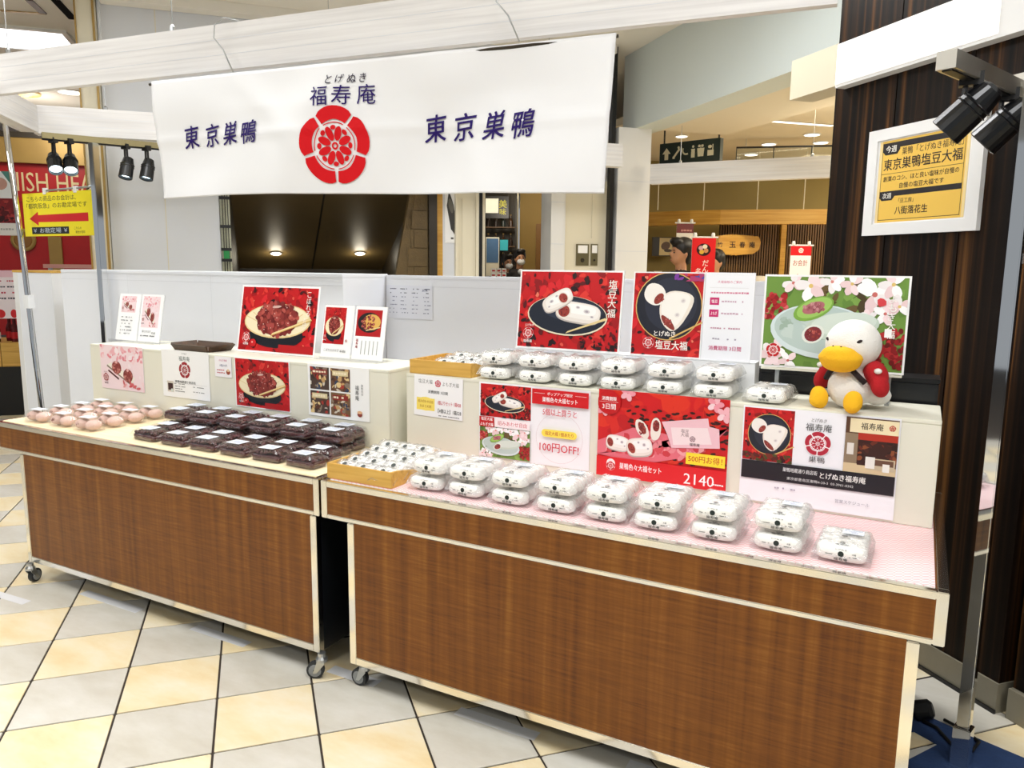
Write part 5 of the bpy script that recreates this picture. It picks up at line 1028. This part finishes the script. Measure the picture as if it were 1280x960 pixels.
# ------------------------------------------------------------------ plush duck
bx, by = 1.53, .545
t = thing('plush_duck', 'white plush duck with yellow bill and red jacket sitting on the riser', 'plush toy', (bx, by, RT+.001), -.45)
mb = MB(); mb.ell((0, 0, .062), (.062, .062, .064), 18, 12); mb.ell((0, .0, .185), (.078, .072, .072), 20, 14); mb.ell((0, .03, .1), (.055, .05, .06), 16, 10); mb.ell((.055, .05, .04), (.04, .04, .03), 12, 8)
put('body', remeshed(mb, 'body', 'plush_white', .006, 6), t)
mb = MB(); mb.ell((.0, -.062, .150), (.064, .05, .026), 18, 10); mb.ell((.0, -.06, .138), (.058, .046, .03), 16, 10); mb.ell((.0, -.07, .165), (.05, .04, .02), 14, 8)
bl = put('bill', remeshed(mb, 'bill', 'plush_yellow', .005, 6), t)
for x in (-.012, .012): MB().ell((x, -.083, .1835), (.0028, .0028, .002), 8, 5).build('nostril', 'plush_dark', bl)
for s in (-1, 1):
    MB().ell((s*.047, -.052, .199), (.009, .006, .0045), 10, 6, Matrix.Rotation(s*.35, 4, 'Z') @ Matrix.Rotation(-s*.5, 4, 'Y')).build('eye', 'plush_dark', t, smooth=True)
    mb = MB(); mb.ell((s*.052, -.07, .03), (.028, .022, .034), 14, 10, Matrix.Rotation(s*.2, 4, 'Y')); mb.ell((s*.054, -.078, .022), (.024, .018, .022), 12, 8)
    put('foot', remeshed(mb, 'foot', 'plush_yellow', .005, 5), t)
    mb = MB(); mb.ell((s*.07, .01, .105), (.03, .036, .042), 14, 9, Matrix.Rotation(-s*.5, 4, 'Y')); mb.ell((s*.088, .0, .075), (.024, .03, .034), 12, 8, Matrix.Rotation(-s*.3, 4, 'Y')); mb.ell((s*.045, .03, .1), (.03, .04, .045), 12, 8)
    j = put('jacket_sleeve', remeshed(mb, 'jacket_sleeve', 'plush_red', .005, 5), t)
    MB().ell((s*.088, -.016, .118), (.011, .01, .008), 10, 6).build('white_patch', 'plush_white', j, smooth=True)
mb = MB(); mb.ell((0, .05, .095), (.062, .028, .055), 16, 10); put('jacket_back', remeshed(mb, 'jacket_back', 'plush_red', .005, 5), t)
for s in (-1, 1): MB().tube([(s*.03, -.045, .115), (s*.045, -.04, .1), (s*.06, -.028, .082)], .008, 8).build('jacket_collar', 'plush_dark', t, smooth=True)
MB().box(-.0, .018, .0, .0015, -.012, .012).build('tag', 'paper', t, (.078, .02, .222), .5)

# ------------------------------------------------------------------ people behind the stall
def person(label, loc, rz, coat, h=1.68, mask=False, lean=0):
    s = h/1.7; t = thing('person', label, 'person', loc, rz); t.scale = (s, s, s)
    mb = MB()
    mb.ell((0, 0, 1.59), (.076, .096, .118), 18, 14); mb.ell((0, -.045, 1.535), (.058, .055, .062), 14, 10); mb.tube([(0, .015, 1.36), (0, .005, 1.52)], [.058, .052], 12)       # head, jaw, neck
    mb.ell((0, -.105, 1.575), (.014, .02, .024), 10, 8); mb.ell((0, -.097, 1.52), (.024, .014, .009), 8, 6)
    for q in (-1, 1): mb.ell((q*.079, .012, 1.575), (.012, .022, .034), 8, 6)
    mb.ell((0, .01, 1.25), (.17, .105, .17), 16, 12); mb.ell((0, .005, 1.06), (.145, .1, .2), 16, 12); mb.ell((0, .0, .9), (.155, .11, .13), 16, 12); mb.tube([(-.17, .01, 1.36), (.17, .01, 1.36)], .06, 10)
    for q in (-1, 1):
        mb.tube([(q*.185, .01, 1.36), (q*.225, .015, 1.1), (q*.2, -.09, .9)], [.058, .048, .038], 10); mb.ell((q*.195, -.125, .86), (.03, .045, .025), 8, 6)
        for k in range(4): mb.tube([(q*.195+(k-1.5)*.014, -.14, .855), (q*.195+(k-1.5)*.014, -.185+abs(k-1.2)*.006, .84)], .009, 6)
        mb.tube([(q*.165, -.12, .865), (q*.15, -.155, .85)], .01, 6)
        mb.tube([(q*.085, 0, .9), (q*.095, -.005, .5), (q*.09, .01, .09)], [.09, .064, .045], 10); mb.ell((q*.09, -.04, .045), (.045, .11, .045), 10, 8)
    me = remeshed(mb, 'body', ['skin', coat, 'black_satin'], .011, 3)
    for p in me.polygons:
        c = p.center; p.material_index = 0 if (c.z > 1.43 or (c.z < .9 and abs(c.x) > .15 and c.y < -.08)) else (2 if c.z < .86 and abs(c.x) < .16 else 1)
    put('body', me, t)
    hb = MB(); hb.ell((0, .028, 1.645), (.098, .112, .1), 18, 12); hb.ell((0, .06, 1.585), (.094, .08, .11), 16, 10); hb.ell((0, -.055, 1.70), (.078, .06, .042), 14, 8); hb.ell((-.075, .0, 1.62), (.018, .035, .05), 10, 8); hb.ell((.075, .0, 1.62), (.018, .035, .05), 10, 8)
    hm_ = remeshed(hb, 'hair', 'hair', .011, 2); put('hair', hm_, t)
    for q in (-1, 1):
        MB().ell((q*.031, -.09, 1.592), (.013, .007, .006), 8, 6).build('eye', 'hair', t); MB().box(q*.031-.017, q*.031+.017, -.1, -.09, 1.612, 1.617).build('eyebrow', 'hair', t)
    MB().box(-.02, .02, -.112, -.105, 1.517, 1.521).build('mouth', plain('lip%d' % len(MATS), '#8c4a40', .5), t)
    if mask:
        m = MB(); m.ell((0, -.07, 1.535), (.066, .06, .05), 14, 10); m.build('face_mask', 'mask_white', t, smooth=True)
        MB().ell((0, -.06, 1.38), (.05, .055, .05), 10, 8).build('shirt_collar', 'mask_white', t, smooth=True)
    return t
def stand(px, py_eye, d, h):          # feet position for a person whose eye line is at this sight line
    p = spot(px, py_eye, d); return Vector((p.x, p.y, p.z - 1.59*h/1.7))
p = stand(851, 315, 7.2, 1.58); p.z = 0; person('dark-haired person in a dark jacket seen from the side at the far shop', (p.x, p.y, 0), YAW-1.25, 'coat_navy', 1.66)
p = stand(893, 330, 8.0, 1.5); person('person in black half hidden behind the red hanging banner', (p.x, p.y, 0), YAW-.9, 'coat_dark', 1.58)
p = stand(650, 322, 11.75, 1.6); person('masked shop assistant in dark clothes at the far counter', (p.x, p.y, 0), YAW+.25, 'coat_dark', 1.65, True)
p = stand(634, 328, 12.05, 1.6); person('second masked assistant bending behind the first', (p.x, p.y, 0), YAW+.5, 'coat_dark', 1.58, True)
# ------------------------------------------------------------------ shop beyond the opening on the right
def slab(px0, px1, py0, py1, d): return spot(px0, py1, d), spot(px1, py0, d)
# suspended white wood beam of the next stall
p = spot(812, 230, 6.6); q = spot(1036, 238, 6.0); q.z = p.z
t = beam('hanging_beam', 'pale wood beam hanging below the restroom sign', (p.x, p.y), (q.x, q.y), p.z, p.z+.165, .08, (.25, 1.3))
# restroom direction sign
p = spot(824, 207, 7.4); q = spot(899, 208, 7.0); q.z = p.z; d = q-p; L = d.length
t = thing('direction_sign', 'dark green hanging sign with restroom and lift pictograms', 'sign', p, math.atan2(d.y, d.x)); MB().box(0, L, 0, .06, 0, .2).build('box', 'sign_green', t)
A = Art(L, .2); k = '#d8d3b8'; u = L/6.6
def arrow(x): A.poly([(x, .155), (x-.045, .1), (x-.02, .1), (x-.02, .045), (x+.02, .045), (x+.02, .1), (x+.045, .1)], k)
arrow(u*.8); A.line(u*1.6, .06, u*2.2, .13, .02, k); A.ell(u*2.15, .15, .012, .012, k); A.line(u*1.5, .06, u*1.75, .06, .02, k); A.line(u*2.1, .13, u*2.3, .13, .02, k); A.ring(u*3.0, .12, .03, .045, k, 150, 300)
for x in (3.75, 4.4, 4.75): A.ell(u*x, .145, .012, .012, k); A.poly([(u*x-.02, .125), (u*x+.02, .125), (u*x+.012, .05), (u*x-.012, .05)], k)
A.rect(u*3.55, .045, u*3.95, .1, k); A.line(u*4.57, .05, u*4.57, .155, .006, k); A.rect(u*5.3, .05, u*5.95, .1, k); A.ell(u*5.55, .13, .02, .015, k); A.rect(u*5.8, .1, u*5.9, .15, k)
put('print', A.mesh('print', 'print', off=.002), t)
for x in (.03, L-.03): MB().tube([(x, .03, .2), (x, .03, 2.78-p.z)], .008, 6).build('hanger', 'black', t)
# lamp discs in the opening; some stand for reflections in the glass parapet
for i, (px, py) in enumerate(((852, 170), (875, 181), (949, 143), (992, 134), (1015, 168), (1026, 178), (961, 180), (939, 193), (968, 199), (806, 233), (813, 242))):
    p = on_ceiling(px, py, 2.778); downlight(p, .075 if i else .06, '%s disc among the downlights and reflections beyond the column, counted from the left pier' % (ORD[i] if i < 10 else 'last'), 'lamp_glow', None, 'downlights in the opening')
p = on_ceiling(857, 143, 2.776); q = on_ceiling(1040, 157, 2.776); d = q-p
t = thing('line_light', 'thin linear light running across the ceiling of the opening', 'ceiling light', p, math.atan2(d.y, d.x)); MB().box(0, d.length, -.02, .02, -.006, 0).build('diffuser', 'lamp_glow', t); MB().box(0, d.length, -.03, .03, -.003, .001).build('frame', 'white_paint', t)
lamp(uv(2.4, 3.2, 2.3), 40, (1, .9, .72), .2); lamp(uv(4.6, 4.4, 2.3), 60, (1, .88, .68), .2)  # unseen points added as light spill to brighten the opening's ceiling
area_light('opening_fill', tuple(uv(3.0, 3.4, 2.72)), 1.6, 1.6, 110, (1, .88, .68)); area_light('opening_fill', tuple(uv(6.0, 5.0, 2.72)), 1.6, 1.6, 170, (1, .86, .6))  # area fills added to brighten the opening, no fixtures of their own
# glass parapet band
p = spot(919, 212, 8.2); t = thing('glass_band', 'pale glass band above the far shop', 'glass panel', p, YAW-.2); MB().box(0, 1.15, 0, .012, 0, .22).build('pane', 'window_glass', t)
for x in (0, .38, .76, 1.14): MB().box(x, x+.008, -.004, .016, 0, .22).build('mullion', 'sign_green', t)
MB().box(0, 1.15, -.01, .02, .22, .235).build('rail', 'black', t)
for x in (.1, 1.05): MB().tube([(x, .005, .23), (x, .005, 2.78-t.location.z)], .004, 5).build('hanger', 'zinc', t)
# far walls, fascia, slat wall
struct(fbox('wall_far', 'olive_wall', 10.2, 785, 205, 1300, 420, .1)); struct(fbox('wall_far_upper', 'soffit', 10.0, 785, 120, 1300, 206, .1))
fa = thing('wooden_fascia', 'honey coloured wooden fascia running above the far sweet shop', 'fascia', spot(803, 281, 9.3)); P_ = [spot(795, 285, 9.6), spot(862, 279, 9.15), spot(900, 279, 9.0), spot(1040, 281, 8.7)]; zf = fa.location.z
for a, b in zip(P_, P_[1:]):
    n = Vector((-(b-a).y, (b-a).x, 0)).normalized()*.12; o = fa.location
    MB().prism([tuple((v-o).xy) for v in (a, b, b+n, a+n)], 0, .165).build('fascia_board', 'hinoki', fa)
for px in (822, 879, 946, 1004): q = spot(px, 266, 9.05); MB().tube([(q.x-fa.location.x, q.y-fa.location.y, .16), (q.x-fa.location.x, q.y-fa.location.y, 2.778-zf)], .006, 5).build('wire', 'cream', fa)
SH = spot(960, 272, 9.6).z - spot(895, 400, 9.6).z
sl = thing('slat_wall', 'dark brown vertical slat wall behind the wooden name board', 'wall', spot(895, 400, 9.6), YAW); W2 = (spot(1036, 300, 9.6)-spot(895, 300, 9.6)).dot(_rt)
MB().box(0, W2, .03, .06, 0, SH).build('backing', 'dark_brown', sl)
n = 46
for k in range(n): MB().box(W2*k/n, W2*k/n+W2/n*.55, 0, .03, 0, SH).build('slat', 'slat_wood', sl)
MB().box(W2*.52, W2*.565, -.05, .03, 0, SH).build('post', 'hinoki', sl)
# wooden name board
p = spot(889, 318, 9.4); nb = thing('name_board', 'live-edge wooden board with dark characters on the slat wall', 'sign', p, YAW)
MB().prism([(0, .02), (.06, 0), (.3, -.01), (.5, .01), (.57, .06), (.585, .15), (.56, .22), (.4, .235), (.2, .24), (.04, .225), (.01, .14)], 0, .05, Matrix(((1, 0, 0, 0), (0, 0, 1, -.05), (0, 1, 0, 0), (0, 0, 0, 1)))).build('board', 'hinoki', nb, bevel=.006)
A = Art(.6, .25); A.text('竹', .09, .12, .06, '#2a1a10', .03); A.text('玉', .24, .12, .07, '#2a1a10', .03); A.text('春', .36, .12, .07, '#2a1a10', .03); A.text('庵', .48, .12, .07, '#2a1a10', .03); put('print', A.mesh('print', 'print', off=.056), nb)
l = bpy.data.lights.new('board_spot', 'SPOT'); l.energy = 25; l.spot_size = .9; l.spot_blend = .8; l.color = (1, .85, .55); o = bpy.data.objects.new('board_spot', l); COL.objects.link(o); q = spot(905, 288, 9.0); o.location = q; o.rotation_euler = (spot(915, 310, 9.4)-q).to_track_quat('-Z', 'Y').to_euler()
# hanging red banners and small things of the far shop
def flag(px0, px1, py0, py1, d, label, draw):
    p = spot(px0, py1, d); q = spot(px1, py0, d); w = (q-p).dot(_rt); h = q.z-p.z; t = thing('hanging_flag', label, 'banner', p, YAW)
    MB().box(0, w, 0, .006, 0, h).build('cloth', 'paper', t); A = Art(w, h); draw(A, w, h); put('print', A.mesh('print', 'print'), t); MB().tube([(-.02, .003, h), (w+.02, .003, h)], .008, 6).build('rod', 'white_paint', t)
    for x in (.12, .88): MB().lathe([(.015, 0), (.018, .02), (.012, .04)], 8, Matrix.Translation((w*x, .003, h))).build('clip', 'white_paint', t)
    MB().tube([(w*.5, .012, h), (w*.5, .012, -p.z)], .01, 6).build('pole', 'zinc', t); return t
def f1(A, w, h): A.rect(0, 0, w, h, '#d81c1e'); A.ell(w*.5, h*.72, w*.3, h*.14, '#241010'); [A.ell(w*x, h*y, w*.1, h*.05, c) for x, y, c in ((.38, .76, '#caa0a8'), (.55, .79, '#e8dcc0'), (.42, .67, '#d9a83c'), (.6, .7, '#c98a5a'))]; A.vtext('だんご', w*.6, h*.42, h*.13, '#f6e9e0', .02); A.vtext('名物', w*.3, h*.24, h*.13, '#f6e9e0', .02)
def f2(A, w, h): A.rect(0, 0, w, h, '#f3e3e2'); A.rect(0, h*.72, w, h, '#d3141c'); A.emblem(w*.5, h*.86, w*.12, '#f6dcd8'); A.text('お会計', w*.5, h*.52, h*.17, '#8a3030', .015, wid=w*.7); A.poly([(w*.2, h*.1), (w*.42, h*.22), (w*.42, h*.15), (w*.8, h*.15), (w*.8, h*.05), (w*.42, h*.05), (w*.42, 0)], '#d3141c')
def f3(A, w, h): A.rect(0, 0, w, h, '#efe9df'); A.rect(0, h*.6, w, h, '#6e2426'); A.fine(w*.1, w*.9, h*.7, h*.12, '#c98a80', rnG); A.ell(w*.4, h*.3, w*.2, h*.14, '#2a1a14')
flag(863, 893, 297, 352, 7.0, 'red hanging flag with dumplings picture beside the standing person', f1); flag(986, 1012, 307, 352, 7.4, 'white and red cashier flag with an arrow in front of the slat wall', f2); flag(845, 866, 279, 310, 8.3, 'small dark red and white flag behind the standing person', f3)
p = spot(815, 320, 9.8); t = thing('wall_picture', 'dark and pale picture on the olive wall at the far left of the opening', 'picture', p, YAW); MB().box(0, .28, 0, .03, 0, .24).build('frame', 'dark_brown', t); A = Art(.28, .24); A.rect(.01, .01, .09, .23, '#15110e'); A.rect(.09, .01, .27, .23, '#d9c58c'); A.ell(.17, .13, .06, .05, '#5a3a1c', .4); A.ell(.2, .07, .05, .02, '#3a2412'); put('print', A.mesh('print', 'print'), t)
t = thing('shop_counter', 'wooden counter of the far sweet shop behind the posters', 'counter', spot(795, 352, 8.6), YAW); MB().box(0, 2.6, 0, .6, -1.25, -.06).build('body', 'hinoki', t); MB().box(-.02, 2.62, -.04, .64, -.06, 0).build('top', 'hinoki', t)
ct = t.location.z
def on_counter(px, d=8.75): q = spot(px, 350, d); return Vector((q.x, q.y, ct))
o = on_counter(822); t = thing('cream_box', 'small cream box on the far counter near the pier', 'box', o, YAW); MB().box(-.04, .04, -.03, .03, 0, .11).build('box', 'sign_lit', t); MB().box(-.042, .042, -.032, .032, .11, .12).build('lid', 'cream', t)
for i, (px, lb) in enumerate(((935, 'white card stand on the far counter behind the price board'), (962, 'white card stand on the far counter beside the wooden post'), (981, 'tiny white card on the far counter near the cashier flag'), (1020, 'white cup and card at the right end of the far counter'))):
    o = on_counter(px); t = thing('counter_card', lb, 'card', o, YAW); MB().box(-.045, .045, 0, .006, 0, .07+.02*(i % 2)).build('card', 'pot_white', t); MB().box(-.05, .05, -.02, .03, 0, .006).build('foot', 'pot_white', t)
o = on_counter(949, 9.05); t = thing('round_lantern', 'round cream paper dome on the far counter', 'lamp', o+AV*.0, YAW); MB().lathe([(.17, 0), (.165, .03), (.12, .06), (.05, .075), (.01, .078)], 20).build('dome', 'pot_white', t, smooth=True); MB().lathe([(.172, -.0), (.172, .006)], 20).build('rim', 'hinoki', t)
# ------------------------------------------------------------------ red shop at the far left
RB = 9.4
def rbox_(name, mat, px0, py0, px1, py1, y0=0, y1=.1, parent=None, b=RB):
    a0, z1 = onb(px0, py0, b); a1, z0 = onb(px1, py1, b); z1_, z0_ = onb((px0+px1)/2, py0, b)[1], onb((px0+px1)/2, py1, b)[1]
    return MB().box(a0, a1, y0, y1, z0_, z1_).build(name, mat, parent, uv(0, b), RZ_WALL)
struct(rbox_('wall_red', 'red_wall', -330, 199, 150, 420, 0, .1)); struct(rbox_('trim_11', 'gold_paint', -330, 166, 150, 199, -.1, .1)); struct(rbox_('trim_12', 'dark_brown', -330, 160, 150, 167, -.12, .1))
a0, z0 = onb(7, 239, RB); a1, z1 = onb(117, 216, RB); w = a1-a0
t = thing('shop_sign', 'red fascia lettering of the shop at the far left', 'sign', uv(a0, RB-.02, z0), RZ_WALL); A = Art(w, .3); A.text('NISH HEA', w*.5, .12, .23, '#e9d9a8', .004, wid=w*.97); put('lettering', A.mesh('lettering', 'print'), t); MB().box(-.1, w+.1, 0, .015, -.12, .4).build('board', 'red_wall', t)
for px0, px1 in ((61, 81),): struct(rbox_('trim_13', 'gold_paint', px0, 296, px1, 345, -.05, 0))
o = rbox_('sign_disc', 'gold_paint', 17, 290, 44, 291); bpy.data.objects.remove(o)
a0, z0 = onb(30, 300, RB); t = thing('wall_disc', 'round brown disc on the red wall below the food poster', 'sign', uv(a0, RB-.01, z0), RZ_WALL); MB().lathe([(.14, 0), (.14, .02), (.12, .03)], 20, Matrix.Rotation(math.pi/2, 4, 'X')).build('disc', 'gold_paint', t); MB().lathe([(.1, .03), (.09, .035)], 20, Matrix.Rotation(math.pi/2, 4, 'X')).build('face', 'wood_door', t)
p = spot(-8, 294, 7.6); A = Art(.255, .62, '#f2efe8'); rn = random.Random(3); A.rect(0, .12, .24, .6, '#7a1418'); leaves(A, 0, .12, .24, .34, ['#8c1a1c', '#5a0c10', '#b03a34', '#3a0a0c'], 50, .03, rn); A.rect(0, .36, .245, .62, '#eef0ee'); A.poly([(.12, .62), (.245, .62), (.245, .42), (.2, .5)], '#4f8a80'); A.ell(.1, .5, .07, .06, '#c99a8a'); A.fine(.02, .22, .06, .03, '#b8b8b0', rn)
sheet('food_poster', 'tall food poster with a green corner at the left picture edge', 'poster', .245, .62, p, A, YAW+.1, thick=.01)
# white cabinet and goods of the red shop
t = thing('white_cabinet', 'tall white cabinet block standing left of the partition', 'cabinet', (-3.805, 1.2, 0)); MB().box(0, .435, 0, .5, 0, 1.33).build('body', 'panel_white', t); MB().box(-.004, .44, -.004, .505, 1.33, 1.345).build('top_edge', 'tray_wood', t); MB().box(-.0, .05, -.002, 0, 0, 1.33).build('edge_panel', 'white_paint', t)
t = thing('shop_counter', 'black based counter with wooden front in the red shop', 'counter', spot(-30, 520, 7.0), YAW+.25); zc = t.location.z; zc0 = spot(0, 458, 7.0).z; zc1 = spot(0, 428, 7.0).z
MB().box(0, 1.25, 0, .6, -zc, zc0-zc).build('base', 'black', t)
for k in range(5): MB().box(.25*k+.003, .25*k+.247, -.01, .6, zc0-zc, zc1-zc).build('wooden_crate', 'tray_wood', t)
rn = random.Random(19); R_ = Matrix.Rotation(YAW+.25, 3, 'Z')
for k in range(16):
    x = .04+k*.075; q = t.location + R_ @ Vector((x, .1+.1*(k % 2), 0)); q.z = zc1; lb = '%s dark red bottle on the red shop counter from the left' % (ORD[k] if k < 10 else ['eleventh','twelfth','thirteenth','fourteenth','fifteenth','sixteenth'][k-10])
    b = thing('jam_bottle', lb, 'bottle', q, 0, 'bottles of the red shop'); MB().lathe([(.03, 0), (.032, .12), (.014, .17), (.014, .21)], 10).build('glass', plain('jb%d' % k, rn.choice(['#3a0d10', '#241012', '#5a1418', '#2a1a16']), .25), b); MB().lathe([(.016, .21), (.016, .235)], 8).build('cap', rn.choice(['red_wall', 'mask_white']), b); MB().lathe([(.0335, .03), (.0335, .09)], 10).build('label', rn.choice(['mask_white', 'red_wall']), b)
for i, (px0, py0, px1, py1) in enumerate(((-8, 338, 12, 398), (11, 338, 26, 398))):
    p = spot(px0, py1, 6.9); q = spot(px1, py0, 6.9); w = (q-p).dot(_rt); h = q.z-p.z; A = Art(w, h, '#f3e6ea'); [A.fine(.01, w-.01, h*(.9-.12*k), h*.06, ('#3a3a48', '#c0304a')[k % 2], rn) for k in range(5)]; A.ell(w*.5, h*.1, w*.3, h*.09, '#d0242a'); A.rect(0, h*.86, w, h, '#eac0cc')
    sheet('price_card', ('left', 'right')[i] + ' pink and white price card above the bottles of the red shop', 'price card', w, h, p, A, YAW, thick=.006)
t = thing('glass_shelf', 'thin pale shelf in front of the red wall behind the post', 'shelf', spot(54, 335, 8.0), YAW); MB().box(0, .55, 0, .2, 0, .04).build('board', plain('pale_red', '#e2a59a', .4), t); MB().box(.02, .05, .05, .08, -.5, 0).build('bracket', 'zinc', t)
for k in range(6):
    p = spot(69+k % 3*4, 352-4*(k//3), 7.8); b = thing('bread_roll', '%s golden bread roll between the cabinet and the partition' % ORD[k], 'bread', p, YAW); MB().ell((0, 0, 0), (.04, .035, .022), 12, 8).build('crust', plain('crust%d' % k, '#b8742c', .6, var=.2, vscale=30), b, smooth=True); MB().ell((0, -.01, .012), (.028, .02, .014), 10, 6).build('sugar', 'cream', b, smooth=True)
t = thing('bread_case', 'white and red bread case seen between cabinet and partition', 'display case', spot(64, 520, 7.9), YAW); z_ = t.location.z; MB().box(0, .5, 0, .4, -z_, spot(64, 425, 7.9).z-z_).build('base', 'black', t); MB().box(0, .5, 0, .4, spot(64, 425, 7.9).z-z_, spot(64, 400, 7.9).z-z_).build('drawer', 'tray_wood', t); MB().box(0, .5, .02, .4, spot(64, 400, 7.9).z-z_, spot(64, 366, 7.9).z-z_).build('red_band', 'red_wall', t); MB().box(-.01, .51, -.01, .41, spot(64, 366, 7.9).z-z_, spot(64, 360, 7.9).z-z_).build('shelf', 'white_paint', t)
